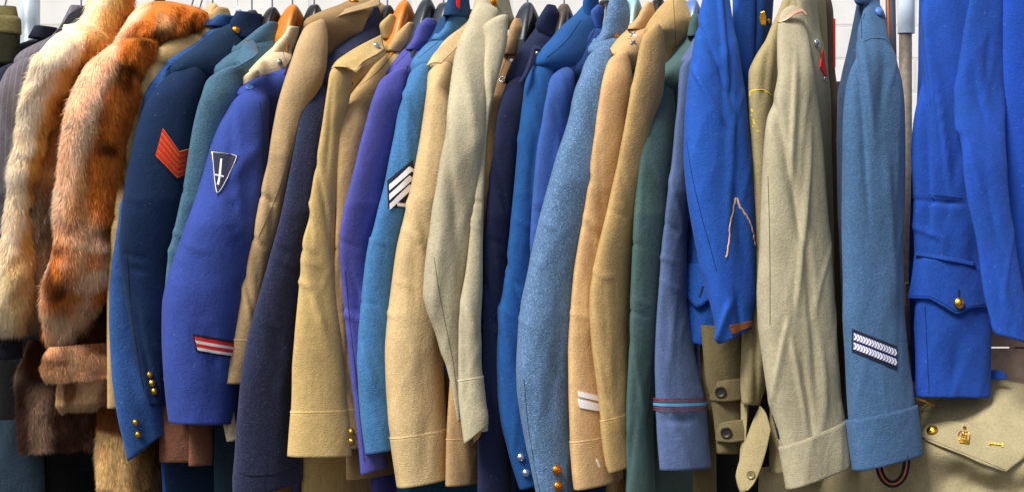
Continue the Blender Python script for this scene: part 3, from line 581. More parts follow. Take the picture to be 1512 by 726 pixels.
fl, sfl = sheet([[(x, y, Y26(max(x, 1016), y, .004)) for x, y in ((1010, 388), (1025, 389), (1045, 391), (1062, 393))], [(x, y, Y26(max(x, 1016), y, .007)) for x, y in ((1009, 412), (1025, 414), (1045, 416), (1060, 416))], [(x, y, Y26(max(x, 1016), y, .008)) for x, y in ((1010, 434), (1030, 454), (1046, 445), (1056, 440))]], g26.m, nu=24, nv=20, rough=.0006, thick=.003)
ribbon(fl, sfl, [(1012, 432), (1030, 450), (1045, 442)], .0014, g26.dk, .0006)
fl_o = fl.build('pocket_flap', g26.root)
mb = MB(); ribbon(mb, sfl, [(1038, 422), (1036, 430), (1033, 438)], .004, NAVYFELT, .0012); mb.build('buttonhole', g26.root)
mb = MB()
pin = sheet([[(1124, 18, .05), (1129, 16, .05)], [(1122, 28, .05), (1132, 28, .05)], [(1124, 37, .05), (1131, 37, .05)]], GOLD, mb, nu=8, nv=12, rough=.003); 
# dark blue neighbour whose lapel carries the gold pin
g26c = garment('uniform_jacket', 'dark blue jacket with gold eagle lapel pin, behind the torn royal blue sleeve', 'jacket', '1c448c', [
    dict(part='body', L=tr(-20, 1112, 30, 1112, 100, 1104, 300, 1098, 600, 1100), R=tr(-20, 1146, 60, 1140, 150, 1125, 300, 1118, 600, 1116), y0=-20, y1=600, th=30, ratio=.4, Y=.13)], xn=1126, kind='serge', seed=33)
pin[0].build('lapel_pin', g26c.root)
button(g26c.root, g26c.s['body'], 1134, 31, 3.5, GOLD)

# olive jacket behind, with yellow thread left from a removed badge
g27a = garment('field_jacket', 'olive jacket with yellow thread remnants on its upper sleeve', 'jacket', '948760', [
    dict(part='body', L=tr(-10, 1165, 30, 1158, 90, 1150, 200, 1140, 600, 1130), R=tr(-10, 1222, 0, 1224, 60, 1228, 250, 1232, 600, 1236), y0=-10, y1=690, th=35, ratio=.3, Y=.10),
    dict(part='sleeve', L=tr(-10, 1160, 15, 1150, 35, 1140, 55, 1131, 75, 1120, 90, 1112, 110, 1105, 140, 1104, 250, 1107, 363, 1106, 430, 1102, 480, 1096, 560, 1093, 598, 1096), R=tr(-10, 1192, 30, 1168, 60, 1158, 90, 1154, 140, 1152, 200, 1150, 400, 1150, 500, 1144, 560, 1132, 598, 1120), y0=-10, y1=596, th=34, ratio=.5, Y=tr(-10, .10, 120, .03, 600, .0), fold=.003, slope=tr(500, 0, 596, .1),
         creases=((1130, 110, -8, 6.8, 50, -0.0060), (1112, 500, 2, 3.8, 90, -0.0075)))], xn=1180, kind='linen', seed=36)
for pts in ([(1107, 143), (1107, 137), (1112, 134), (1119, 133), (1127, 133), (1132, 136), (1139, 141)], [(1109, 161), (1111, 166)], [(1110, 168), (1109, 172)], [(1112, 176), (1114, 184)], [(1117, 193), (1121, 195)], [(1111, 186), (1113, 188)]):
    mb = MB(); ribbon(mb, g27a.s['sleeve'], pts, .0025, BRIGHTYELLOW, .0012, 1.2); mb.build('thread_remnant', g27a.root)
cf, scf = sheet([[(1122, 598, .0), (1131, 610, -.01), (1138, 634, -.02)], [(1108, 630, .0), (1119, 644, -.012), (1132, 662, -.02)], [(1094, 672, .0), (1106, 686, -.012), (1122, 694, -.02)], [(1086, 702, .0), (1094, 722, -.012), (1112, 714, -.02)], [(1088, 716, .0), (1094, 727, -.01), (1104, 722, -.018)]], g27a.m, nu=16, nv=24, rough=.001)
cf.build('cuff', g27a.root); button(g27a.root, scf, 1109, 700, 6.5, plain('olive_plastic', '7a6c48', .35), 'flat')
cf, scf = sheet([[(1093, 586, .01), (1098, 590, .004), (1104, 596, .0)], [(1094, 640, .01), (1098, 645, .006), (1101, 650, .004)], [(1091, 690, .01), (1094, 694, .006), (1098, 688, .004)]], g27a.m, nu=8, nv=24, rough=.001); cf.build('cuff_edge', g27a.root)
g28 = garment('uniform_jacket', 'dark brown jacket with red edge piping, behind the grey-olive field jacket', 'jacket', '584634', [
    dict(part='body', L=tr(-12, 1196, 30, 1200, 200, 1206, 600, 1210), R=tr(-12, 1224, 0, 1230, 20, 1233, 100, 1236, 160, 1246, 250, 1256, 600, 1270), y0=-12, y1=690, th=32, ratio=.3, Y=.16)], xn=1215, kind='serge', seed=40)
mb = MB(); tube(mb, [at(1232, p, .155) for p in range(28, 106, 6)], .0022, RED); mb.build('piping', g28.root)

SL27 = tr(8, 1158, 20, 1151, 35, 1147, 60, 1146, 90, 1146, 110, 1147, 130, 1144, 160, 1134, 190, 1127, 230, 1122, 270, 1120, 320, 1119, 363, 1119, 430, 1116, 500, 1120, 560, 1128, 620, 1144, 660, 1153, 718, 1160)
SR27 = tr(8, 1184, 20, 1188, 60, 1196, 90, 1201, 130, 1208, 170, 1214, 220, 1219, 280, 1223, 330, 1227, 363, 1230, 430, 1235, 480, 1239, 540, 1243, 600, 1246, 640, 1251, 690, 1257, 718, 1259)
g27 = garment('field_jacket', 'grey-olive field jacket with gilt wing badge on shoulder and long creased sleeve', 'jacket', '9d957a', [
    dict(part='body', L=tr(-12, 1170, 30, 1176, 100, 1180, 300, 1190, 690, 1200), R=tr(-12, 1208, 40, 1214, 75, 1223, 100, 1227, 140, 1231, 200, 1232, 600, 1240), y0=-12, y1=600, th=30, ratio=.3, Y=.055),
    dict(part='sleeve', L=SL27, R=SR27, y0=8, y1=650, th=52, ratio=.42, Y=tr(8, .03, 120, -.05, 700, -.07), dome=14, fold=.004, N=100, step=3,
         slope=tr(500, 0, 650, -.30), seams=[[(1137, 480), (1137, 420), (1136, 330), (1134, 260)]],
         creases=((1162, 180, -4, 4.5, 90, 0.0075), (1150, 250, 12, 6.0, 120, -0.0090), (1176, 330, -6, 3.8, 130, 0.0090), (1188, 480, 4, 4.5, 90, -0.0090), (1178, 590, 8, 4.5, 60, -0.0090), (1168, 560, 12, 3.8, 70, 0.0090), (1205, 560, 3, 6.0, 60, 0.0060), (1140, 520, -12, 3.8, 60, 0.0075))),
    dict(part='cuff', L=SL27, R=SR27, y0=638, y1=704, th=54, ratio=.44, Y=-.072, slope=tr(638, -.33, 704, -.27), inflate=.0028, infl_top=.0014, fold=.003, N=80, step=3)], xn=1195, kind='linen', seed=42)
mb = MB(); s27 = g27.s['sleeve']
slit = [(1140, 612), (1143, 622), (1147, 634), (1150, 647)]
ribbon(mb, s27, slit, .008, DARKLINING, .0012, 2); mb.build('cuff_slit', g27.root)
wing, _ = sheet([[(1146, 31, -.01), (1158, 24, -.012), (1172, 15, -.008), (1182, 12, -.002), (1192, 20, .0)], [(1150, 33, -.016), (1162, 28, -.02), (1175, 20, -.016), (1184, 17, -.01), (1191, 24, -.004)]], ROSE, nu=30, nv=5, rough=.0012, thick=.002); wing.build('wing_badge', g27.root)
button(g27.root, g27.s['body'], 1204, 64, 6.5, SILVER)
mb = MB(); quad_patch(mb, g27.s['body'], [(1213, 75), (1215, 75), (1220, 116), (1210, 100)], RED, .002, 3, 8); mb.build('ribbon_badge', g27.root)
button(g27.root, g27.s['body'], 1217, 117, 4, SILVER, part='pin')

SL29 = tr(-14, 1280, 5, 1276, 20, 1272, 60, 1264, 100, 1254, 130, 1246, 180, 1241, 240, 1240, 363, 1239, 430, 1240, 480, 1241, 540, 1243, 600, 1246, 640, 1251, 692, 1258)
SR29 = tr(-14, 1294, 5, 1300, 20, 1308, 40, 1312, 60, 1317, 80, 1325, 100, 1331, 120, 1336, 160, 1340, 220, 1341, 340, 1340, 400, 1339, 460, 1340, 500, 1343, 560, 1350, 600, 1356, 640, 1362, 692, 1368)
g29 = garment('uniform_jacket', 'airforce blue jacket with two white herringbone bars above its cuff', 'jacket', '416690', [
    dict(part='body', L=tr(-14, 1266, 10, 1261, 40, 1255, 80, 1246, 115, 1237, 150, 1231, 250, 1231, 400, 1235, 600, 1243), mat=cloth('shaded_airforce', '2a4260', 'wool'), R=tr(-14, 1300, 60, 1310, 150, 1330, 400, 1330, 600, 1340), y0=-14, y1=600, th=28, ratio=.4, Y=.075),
    dict(part='sleeve', L=SL29, R=SR29, y0=-14, y1=676, th=54, ratio=.42, Y=tr(-14, .05, 100, -.01, 690, -.03), fold=.003, N=100, step=3, slope=tr(560, 0, 676, -.13),
         seams=[[(1275, 62), (1290, 57), (1305, 58), (1314, 66)], [(1273, 12), (1272, 36), (1272, 58)]],
         creases=((1275, 120, 4, 4.5, 90, 0.0060), (1262, 180, 4, 4.5, 130, -0.0075), (1300, 130, -8, 10.5, 60, -0.0060), (1325, 200, -4, 5.2, 90, 0.0075), (1310, 330, 5, 6.0, 100, 0.0060), (1328, 440, -4, 4.5, 90, -0.0060))),
    dict(part='cuff', L=SL29, R=SR29, y0=607, y1=681, th=54, ratio=.42, Y=-.03, slope=-.16, inflate=.0026, infl_top=.0014, fold=.002, N=80, step=3),
    dict(part='collar', L=tr(-20, 1260, 2, 1261, 8, 1264), R=tr(-20, 1292, 8, 1288), y0=-20, y1=7, th=40, ratio=.4, Y=.03, lip=.01, inflate=.001)], xn=1290, kind='wool', seed=46)
button(g29.root, g29.s['sleeve'], 1297, 19, 7.5, BLUEBTN)

# royal blue tunic at the right edge
g31 = garment('tunic', 'royal blue tunic with scalloped pocket flap and one gold button', 'jacket', '194aaa', [
    dict(part='body', L=tr(-20, 1364, 60, 1357, 150, 1347, 250, 1342, 350, 1344, 445, 1345, 588, 1350), R=tr(-20, 1490, 150, 1488, 300, 1478, 400, 1469, 588, 1468), y0=-20, y1=585, th=68, ratio=.28, Y=tr(-20, .10, 200, .06, 588, .05), fold=.004, N=110, step=3, lip=.03, slope=.035,
         seams=[[(1366, 452), (1369, 520), (1372, 580)], [(1372, 288), (1395, 290), (1420, 293)]],
         creases=((1385, 120, 4, 7.5, 110, 0.0120), (1365, 200, 3, 6.8, 140, -0.0135), (1400, 200, 6, 5.2, 80, 0.0120), (1390, 300, 88, 3.8, 34, -0.0075), (1372, 345, 70, 3.8, 20, 0.0060), (1430, 520, -30, 22.5, 60, -0.0060))),
    dict(part='back_panel', L=tr(-20, 1352, 160, 1348, 260, 1340, 400, 1336, 560, 1340), R=tr(-20, 1420, 560, 1420), y0=-20, y1=560, th=50, ratio=.3, Y=.17),
    dict(part='sleeve', L=tr(-20, 1433, 0, 1430, 60, 1420, 100, 1412, 150, 1406, 190, 1407, 205, 1415, 240, 1419, 290, 1424, 363, 1438, 430, 1446, 470, 1455, 495, 1462, 512, 1476), R=tr(-20, 1484, 200, 1486, 300, 1494, 363, 1502, 512, 1532), y0=-20, y1=500, th=66, ratio=.30, Y=tr(-20, .062, 120, .045, 250, .0, 512, -.02), fold=.004, N=100, step=3, slope=tr(400, 0, 500, .25),
         creases=((1436, 70, -4, 9, 80, .005), (1458, 120, 14, 9, 60, .005), (1446, 150, 24, 8, 40, -.005), (1470, 90, -8, 9, 70, -.004), (1462, 320, 18, 9, 70, -.004), (1436, 240, 14, 6, 50, .005), (1478, 430, 16, 8, 50, .004)))], xn=1425, kind='twill', seed=50)
b31 = g31.s['body']
def Yb(px, py, k=.004): return b31.front_Y(px, py)-k
fl, sfl = sheet([[(x, y, Yb(x, y+2)) for x, y in ((1350, 377), (1372, 382), (1395, 385), (1418, 389), (1440, 393), (1458, 396))],
                 [(x, y, Yb(x, y, .006)) for x, y in ((1345, 415), (1370, 417), (1395, 424), (1415, 430), (1436, 428), (1456, 426))],
                 [(x, y, Yb(x, y, .007)) for x, y in ((1340, 440), (1368, 441), (1392, 452), (1415, 464), (1436, 455), (1458, 454))]], g31.m, nu=40, nv=24, rough=.0006, thick=.003)
ribbon(fl, sfl, [(1343, 436), (1368, 437), (1392, 447), (1415, 459), (1436, 451), (1455, 449)], .0014, g31.dk, .0006); fl.build('pocket_flap', g31.root)
button(g31.root, sfl, 1415, 447, 8.5, GOLD); mb = MB(); ribbon(mb, sfl, [(1416, 428), (1416, 437)], .005, NAVYFELT, .0014); mb.build('buttonhole', g31.root)
wt, _ = sheet([[(x, y, Yb(x, y, .007)) for x, y in ((1352, 371), (1395, 378), (1440, 387))], [(x, y, Yb(x, y, .009)) for x, y in ((1351, 377), (1395, 384), (1440, 393))]], g31.m, nu=24, nv=5, rough=.0003); wt.build('pocket_welt', g31.root)
tb, _ = sheet([[(1462, 546, .10), (1475, 546, .10), (1487, 553, .10)], [(1462, 560, .10), (1476, 560, .10), (1486, 558, .10)]], g31.m, nu=14, nv=8, rough=.0006); tb.build('vent_tab', g31.root)
g33 = garment('tunic', 'second royal blue tunic, a dark strip at the right edge beside the scalloped pocket', 'jacket', '184cb8', [
    dict(part='body', L=tr(-20, 1470, 150, 1464, 300, 1462, 480, 1470), R=tr(-20, 1620, 480, 1620), y0=-20, y1=480, th=60, ratio=.3, Y=.12)], xn=1560, kind='twill', seed=54)

# --- small things on the sleeves
mb = MB(); s5 = j5.sleeve
A, B, Cc = (240, 190), (264, 224), (281, 219); A2, B2, C2 = (229, 231), (261, 264), (276, 257)
quad_patch(mb, s5, [(239, 187), (265, 222), (262, 267), (227, 232)], NAVYFELT, .001, 8, 8); quad_patch(mb, s5, [(265, 222), (284, 216), (279, 260), (262, 267)], NAVYFELT, .001, 6, 8)
lp = lambda p, q, t: (p[0]+(q[0]-p[0])*t, p[1]+(q[1]-p[1])*t)
for i in range(5):
    t0, t1 = (i+.04)/5, (i+.80)/5
    quad_patch(mb, s5, [lp(A, A2, t0), lp(B, B2, t0), lp(B, B2, t1), lp(A, A2, t1)], RED, .0022, 8, 2); quad_patch(mb, s5, [lp(B, B2, t0), lp(Cc, C2, t0), lp(Cc, C2, t1), lp(B, B2, t1)], RED, .0022, 5, 2)
    for tt in (t0, t1):
        ribbon(mb, s5, [lp(A, A2, tt), lp(B, B2, tt)], .0009, YELLOW, .003, 2); ribbon(mb, s5, [lp(B, B2, tt), lp(Cc, C2, tt)], .0009, YELLOW, .003, 2)
mb.build('rank_chevron', j5.root)
for p in ((221, 553), (224.5, 565), (227.5, 577)): button(j5.root, s5, *p, 5.2, GOLD)
for p in ((200, 623), (203.5, 641)): button(j4.root, j4.sleeve, *p, 5.0, GOLD)
button(j5.root, j5.body, 348, 45, 7, COPPER); button(j6.root, j6.body, 366, 67, 7.5, GOLD); button(j8.root, j8.body, 412, 92, 5, SILVER); button(j7.root, j7.body, 368, 130, 6, BLUEBTN, 'flat')
tab, s6 = sheet([[(351, 100, .03), (346, 92, .03), (352, 78, .04), (362, 62, .07), (374, 60, .10)], [(352, 92, .01), (360, 86, .015), (368, 78, .03), (374, 72, .06), (381, 68, .10)], [(345, 102, .01), (362, 92, .005), (378, 82, .02), (382, 78, .06), (384, 76, .10)]], j6.m, nu=24, nv=14, rough=.0006); tab.build('shoulder_strap', j6.root)
# triangle badge with sword
mb = MB(); s7 = j7.sleeve; T0, T1, T2 = (313.5, 224.5), (349, 231.5), (321.5, 284.5)
quad_patch(mb, s7, [(312, 222.5), (351.5, 230), (321.5, 288), (321, 288)], plain('blue_black_felt', '20263e', .9, var=.2, scale=300), .0014, 8, 10)
ribbon(mb, s7, [T0, T1, T2, T0], .0018, WHITE, .0028, 2)
quad_patch(mb, s7, [(325.8, 235), (327.8, 235), (326.0, 259), (322.6, 259)], WHITE, .0026, 2, 6); quad_patch(mb, s7, [(318, 257.5), (330, 260), (330, 262), (318, 259.5)], WHITE, .0028, 4, 1); quad_patch(mb, s7, [(322.5, 261), (325.2, 261.5), (323.2, 273.5), (320, 273)], WHITE, .0026, 2, 4)
mb.build('sword_badge', j7.root)
mb = MB(); q0, q1, q2, q3 = (284, 492), (350, 504), (352, 529), (290, 519)
quad_patch(mb, s7, [q0, q1, q2, q3], NAVYFELT, .0014, 8, 3)
for k, m in enumerate((RED, WHITE, RED, WHITE)):
    t0, t1 = .16+k*.19, .16+k*.19+.17; a0, a1, b0, b1 = lp(q0, q3, t0), lp(q1, q2, t0), lp(q0, q3, t1), lp(q1, q2, t1)
    quad_patch(mb, s7, [(a0[0]+2, a0[1]+.4), a1, b1, (b0[0]+2, b0[1]+.4)], m, .0022, 8, 1)
mb.build('cuff_stripes', j7.root)
# white chevrons on the blue jacket
mb = MB(); s14 = j14.sleeve
quad_patch(mb, s14, [(572, 267), (609, 236), (612, 306), (573, 307)], NAVYFELT, .0014, 8, 8)
for k in range(3):
    y = 14.2*k
    quad_patch(mb, s14, [(575, 273+y), (604, 246+y*.92), (607, 253+y*.92), (575, 281.5+y)], WHITE, .0024, 8, 2)
    quad_patch(mb, s14, [(604, 246+y*.92), (610, 250+y*.92), (611, 257+y*.92), (607, 253+y*.92)], WHITE, .0024, 3, 2)
quad_patch(mb, s14, [(585, 299), (600, 300.5), (600, 305.5), (586, 304)], WHITE, .0024, 4, 1)
mb.build('rank_chevron', j14.root)
for p in ((518, 637), (518.5, 651)): button(j12.root, j12.cuff, *p, 5.5, GOLD)
for p in ((768.5, 674), (776, 697)): button(j19.root, j19.sleeve, *p, 6, SILVER)
for p in ((821, 693), (823, 717)): button(j21.root, j21.sleeve, *p, 7.5, COPPER)
button(j21.root, j21.body, 908, 53, 5.5, COPPER)
mb = MB(); s22 = j22.sleeve
quad_patch(mb, s22, [(853.5, 577), (892, 587), (892, 594), (854, 585)], WHITE, .0022, 8, 2); quad_patch(mb, s22, [(853.5, 588), (892, 598), (892, 608), (855, 601.5)], WHITE, .0022, 8, 2)
mb.build('cuff_stripes', j22.root)
mb = MB(); quad_patch(mb, j22.sleeve, [(879.5, 677), (882, 677), (886, 689), (883.5, 690)], WHITE, .0012, 2, 3); mb.build('cloth_tag', j22.root)
mb = MB()
for p, q in (((929, 48), (940, 54)), ((931, 55), (939, 47)), ((930, 61), (939, 66)), ((931, 66), (937, 60))): ribbon(mb, j22.body, [p, q], .0028, SILVER, .003, 1.5)
mb.build('crossed_pin', j22.root)
mb = MB(); ribbon(mb, j17.body, [(737, 119), (742, 114), (747, 119), (742, 123), (737, 119)], .0026, SILVER, .003, 1.5); mb.build('diamond_pin', j17.root)
button(j17.root, j17.body, 755, 90, 3.5, WHITE)
button(j18.root, j18.body, 793, 79, 3, SILVER, part='pin')
# herringbone bars
mb = MB(); s29 = g29.s['sleeve']; P0, P1, P2, P3 = (1258, 485), (1324, 511), (1324, 546), (1258, 519)
quad_patch(mb, s29, [P0, P1, P2, P3], NAVYFELT, .0014, 8, 6)
SOFTBLUE = plain('blue_braid', '5a6cc0', .8)
for v0, v1 in ((.14, .46), (.54, .86)):
    qd = lambda u, v: lp(lp(P0, P1, u), lp(P3, P2, u), v)
    quad_patch(mb, s29, [qd(.03, v0), qd(.98, v0), qd(.98, v1), qd(.03, v1)], SOFTBLUE, .0020, 10, 2)
    n = 15; vm = (v0+v1)/2
    for k in range(n):
        u = .035+k*.93/n; w = .93/n*.62; d = .93/n*.7
        quad_patch(mb, s29, [qd(u, v0+.02), qd(u+w, v0+.02), qd(u+w+d, vm), qd(u+d, vm)], WHITE, .0029, 1, 1, False)
        quad_patch(mb, s29, [qd(u+d, vm), qd(u+d+w, vm), qd(u+w, v1-.02), qd(u, v1-.02)], WHITE, .0029, 1, 1, False)
mb.build('herringbone_bars', g29.root)
button(j9.root, j9.body, 522, 2, 7, COPPER)
button(j16.root, j16.body, 728, 3, 7, COPPER)

# ------------------------------------------------------------------ fur coats
def fur_mat():
    m, n, b = nt('fur'); a = node(n, 'ShaderNodeVertexColor'); a.layer_name = 'Col'
    n.links.new(a.outputs['Color'], b.inputs['Base Color']); b.inputs['Roughness'].default_value = .6
    b.inputs['Specular IOR Level'].default_value = .08; b.inputs['Sheen Weight'].default_value = 0
    t = node(n, 'ShaderNodeBsdfTranslucent'); n.links.new(a.outputs['Color'], t.inputs['Color'])
    mx = node(n, 'ShaderNodeMixShader'); mx.inputs[0].default_value = .38
    out = [q for q in n.nodes if q.type == 'OUTPUT_MATERIAL'][0]
    n.links.new(b.outputs[0], mx.inputs[1]); n.links.new(t.outputs[0], mx.inputs[2]); n.links.new(mx.outputs[0], out.inputs[0])
    return m
FUR = fur_mat()
H = lambda h: np.array(lin(h, 1.38)[:3])
def mixc(a, b, t): t = np.clip(t, 0, 1)[:, None]; return a*(1-t)+b*t
def to_px(P):
    k = D/(D+P[:, 1]); return P[:, 0]/S*k+756, 363-(P[:, 2]-ZC)/S*k
def fur_part(root, name, lofts, colf, n, length=.015, width=.0007, lift=.30, seed=0):
    mb = MB(); rs = np.random.RandomState(seed); n = int(n*2.6); NR = []
    for kw in lofts:
        V, F, N = loft(fold=.0085, seed=seed, **kw)
        x, y = to_px(V); mb.add(V, F, FUR, colf(x, y, V)*.9); NR.append(np.zeros((len(V), 3)))
        F = F[:-N*5] if kw.get('lip', .05) else F
        a, b, c, d = (V[F[:, i]] for i in range(4))
        nr = np.cross(c-a, d-b); ar = np.linalg.norm(nr, axis=1); nr /= np.maximum(ar[:, None], 1e-12)
        cen = V.mean(0)
        ctr = (a+b+c+d)/4
        # keep normals outward from the tube axis at that height
        axis = np.array([a[:, :2].mean(0)]); 
        if ((ctr[:, :2]-ctr[:, :2].mean(0))*nr[:, :2]).sum(1).mean() < 0: nr = -nr
        wgt = ar*np.clip(.35-nr[:, 1], 0.03, 1.2); k = int(n*ar.sum()/.12) if n < 0 else n
        idx = rs.choice(len(F), size=k, p=wgt/wgt.sum())
        u, v = rs.rand(k, 1), rs.rand(k, 1)
        p = (1-u)*(1-v)*a[idx]+u*(1-v)*b[idx]+u*v*c[idx]+(1-u)*v*d[idx]; nn = nr[idx]
        cl = np.stack([vnoise(p[:, 0]*55+i*9, p[:, 1]*55, p[:, 2]*45+seed) for i in range(3)], 1)
        cl2 = np.stack([vnoise(p[:, 0]*16+i*5+3, p[:, 1]*16, p[:, 2]*14+seed) for i in range(3)], 1)
        dr = nn*lift+np.array([0, 0, -.75])+cl*.35+cl2*.40+rs.randn(k, 3)*.16; dr /= np.linalg.norm(dr, axis=1, keepdims=True)
        L = .88*length*(.55+.75*rs.rand(k, 1))*(1+.3*cl[:, :1])
        p1 = p+dr*L*.5+nn*L*.12; p2 = p1+(dr+np.array([0, 0, -.45])+rs.randn(k, 3)*.14)*L*.5
        sd = np.cross(dr, nn+rs.randn(k, 3)*.5); sd /= np.maximum(np.linalg.norm(sd, axis=1, keepdims=True), 1e-9); w = width*(.6+.8*rs.rand(k, 1))
        W = np.stack([p-sd*w*.5, p+sd*w*.5, p1-sd*w*.45, p1+sd*w*.45, p2], 1)
        x, y = to_px(p); c0 = colf(x, y, p)*(.8+.4*rs.rand(k, 1))
        tip = np.clip(c0*1.18+.015, 0, .95)
        C = np.stack([c0*.88, c0*.88, c0, c0, tip], 1)
        i0 = np.arange(k)[:, None]*5
        F4 = (i0+np.array([[0, 1, 3, 2]])).tolist(); F3 = (i0+np.array([[2, 3, 4]])).tolist()
        mb.add(W.reshape(-1, 3), F4+F3, FUR, C.reshape(-1, 3))
        bn = nn+dr*.25+rs.randn(k, 3)*.25; bn /= np.linalg.norm(bn, axis=1, keepdims=True); NR.append(np.repeat(bn, 5, axis=0))
    o = mb.build(name, root, smooth=True, colors=True)
    o.data.normals_split_custom_set_from_vertices(np.concatenate(NR).tolist())
    return o
FURS = 'fur coats at the left of the rail'
def sm(x, a, b): t = np.clip((x-a)/(b-a), 0, 1); return t*t*(3-2*t)
def c_cream(x, y, P):
    n = vnoise(P[:, 0]*22, P[:, 1]*20, P[:, 2]*10)*.5+.5; n2 = vnoise(P[:, 0]*60+7, P[:, 1]*50, P[:, 2]*20)*.5+.5
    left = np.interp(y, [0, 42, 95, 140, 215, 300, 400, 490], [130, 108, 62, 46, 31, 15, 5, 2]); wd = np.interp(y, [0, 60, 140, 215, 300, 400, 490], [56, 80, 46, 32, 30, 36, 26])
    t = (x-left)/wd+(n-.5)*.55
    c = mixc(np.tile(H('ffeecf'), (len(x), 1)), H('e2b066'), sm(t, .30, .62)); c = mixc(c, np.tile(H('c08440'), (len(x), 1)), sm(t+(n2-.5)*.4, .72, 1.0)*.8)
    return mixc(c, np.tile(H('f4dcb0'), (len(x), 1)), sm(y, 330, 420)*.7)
def c_cream_body(x, y, P):
    n = vnoise(P[:, 0]*30, P[:, 1]*30, P[:, 2]*25)*.5+.5
    c = np.tile(H('a87440'), (len(x), 1)); c = mixc(c, H('c49a60'), sm(n, .5, .8)*.7)
    c = mixc(c, np.tile(H('86705c'), (len(x), 1)), sm(y, 255, 300)); c = mixc(c, np.tile(H('b29a80'), (len(x), 1)), sm(n, .45, .8)*sm(y, 255, 300)*.8)
    c = mixc(c, np.tile(H('a88a6c'), (len(x), 1)), sm(y, 340, 400)*.6); return mixc(np.tile(H('dcae70'), (len(x), 1)), c, sm(y, 90, 150))
def bands(P, f=1.0): return vnoise(P[:, 0]*7+2, P[:, 1]*8, P[:, 2]*34*f+P[:, 0]*10)*.5+.5
def c_rust(x, y, P):
    n = vnoise(P[:, 0]*24+4, P[:, 1]*24, P[:, 2]*16)*.5+.5
    c = mixc(np.tile(H('d88438'), (len(x), 1)), H('70380f'), sm(bands(P)*.7+.3*vnoise(P[:, 0]*60, P[:, 1]*50, P[:, 2]*40)*.5+.15, .50, .72)*.95); c = mixc(c, np.tile(H('eab680'), (len(x), 1)), sm(n, .5, .85)*.7)
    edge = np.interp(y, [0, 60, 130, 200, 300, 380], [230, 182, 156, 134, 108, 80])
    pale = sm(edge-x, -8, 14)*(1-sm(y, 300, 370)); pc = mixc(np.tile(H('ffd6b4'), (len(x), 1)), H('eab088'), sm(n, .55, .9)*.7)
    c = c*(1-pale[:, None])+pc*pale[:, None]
    low = sm(y, 290, 380)*.92*sm(n, .2, .5)*(1-sm(bands(P, 1.3), .54, .68)*.75); return mixc(c, np.tile(H('f6cfae'), (len(x), 1)), low)
def c_brown(x, y, P):
    n = vnoise(P[:, 0]*30, P[:, 1]*30, P[:, 2]*14)*.5+.5
    c = mixc(np.tile(H('5c3c26'), (len(x), 1)), H('8a6850'), sm(n, .4, .8)); return mixc(c_rust(x, y, P), c, sm(y, 260, 380))
def c_cuff(x, y, P):
    n = bands(P, 2.0); n2 = vnoise(P[:, 0]*60, P[:, 1]*30, P[:, 2]*20)*.5+.5
    return mixc(mixc(np.tile(H('d8a47c'), (len(x), 1)), H('7a4c34'), sm(n, .5, .75)), H('e8c4a4'), sm(n2, .6, .9)*.5)
def c_lining(x, y, P):
    n = vnoise(P[:, 0]*50, P[:, 1]*30, P[:, 2]*20)*.5+.5; return mixc(np.tile(H('d8b08a'), (len(x), 1)), H('8a5c3c'), sm(n, .5, .8))
def c_darkfur(x, y, P):
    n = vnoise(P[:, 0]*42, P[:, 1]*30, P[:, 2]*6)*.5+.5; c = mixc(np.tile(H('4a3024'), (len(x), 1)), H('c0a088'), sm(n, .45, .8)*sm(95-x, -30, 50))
    return mixc(c, np.tile(H('5a3416'), (len(x), 1)), (1-sm(y, 535, 560))*.8)
def c_fox(x, y, P):
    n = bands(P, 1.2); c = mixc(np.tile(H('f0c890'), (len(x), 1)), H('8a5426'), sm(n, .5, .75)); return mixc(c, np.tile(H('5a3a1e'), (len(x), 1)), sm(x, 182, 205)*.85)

f1 = thing('fur_coat', 'cream and gold long-haired fur coat beside the pinstripe jacket', 'fur coat', (X(150, YN), YN, Z(495, YN)), FURS)
fur_part(f1, 'body', [dict(L=tr(30, 140, 60, 130, 95, 112, 140, 98, 215, 70, 280, 45, 340, 42, 400, 46, 480, 34, 490, 38), R=tr(30, 190, 95, 185, 140, 160, 215, 130, 300, 118, 345, 108, 480, 88, 490, 70), y0=30, y1=488, th=30, ratio=.5, Y=tr(30, .14, 120, .06, 488, .05))], c_cream_body, 26000, 0.0130, seed=61)
fur_part(f1, 'sleeve', [dict(L=tr(42, 112, 60, 86, 75, 74, 95, 62, 115, 54, 140, 46, 180, 37, 215, 31, 250, 24, 280, 18, 330, 11, 380, 7, 430, 1, 470, 0, 490, 8), R=tr(42, 150, 60, 160, 75, 146, 100, 112, 125, 90, 150, 77, 200, 60, 250, 53, 290, 40, 340, 38, 380, 40, 430, 38, 470, 30, 490, 18), y0=42, y1=488, th=28, ratio=.6, Y=tr(42, .05, 100, .0, 490, -.02), dome=10)], c_cream, 42000, 0.0173, seed=62)
fur_part(f1, 'collar', [dict(L=tr(-16, 140, 10, 134, 30, 125, 50, 106, 80, 88), R=tr(-16, 192, 10, 190, 30, 184, 50, 176, 80, 150), y0=-16, y1=80, th=34, ratio=.6, Y=tr(-16, .12, 40, .08, 80, .03))], c_cream, 14000, 0.0158, seed=63)
f2 = thing('fur_coat', 'rust and pale pink fur coat with turned-up banded cuff', 'fur coat', (X(260, YN), YN, Z(726, YN)), FURS)
fur_part(f2, 'body', [dict(L=tr(45, 200, 100, 190, 200, 150, 300, 130, 400, 118, 520, 108, 560, 110), R=tr(45, 280, 100, 226, 200, 206, 300, 190, 400, 178, 560, 174), y0=45, y1=560, th=32, ratio=.5, Y=tr(45, .16, 120, .08, 560, .06))], c_brown, 26000, 0.0115, seed=64)
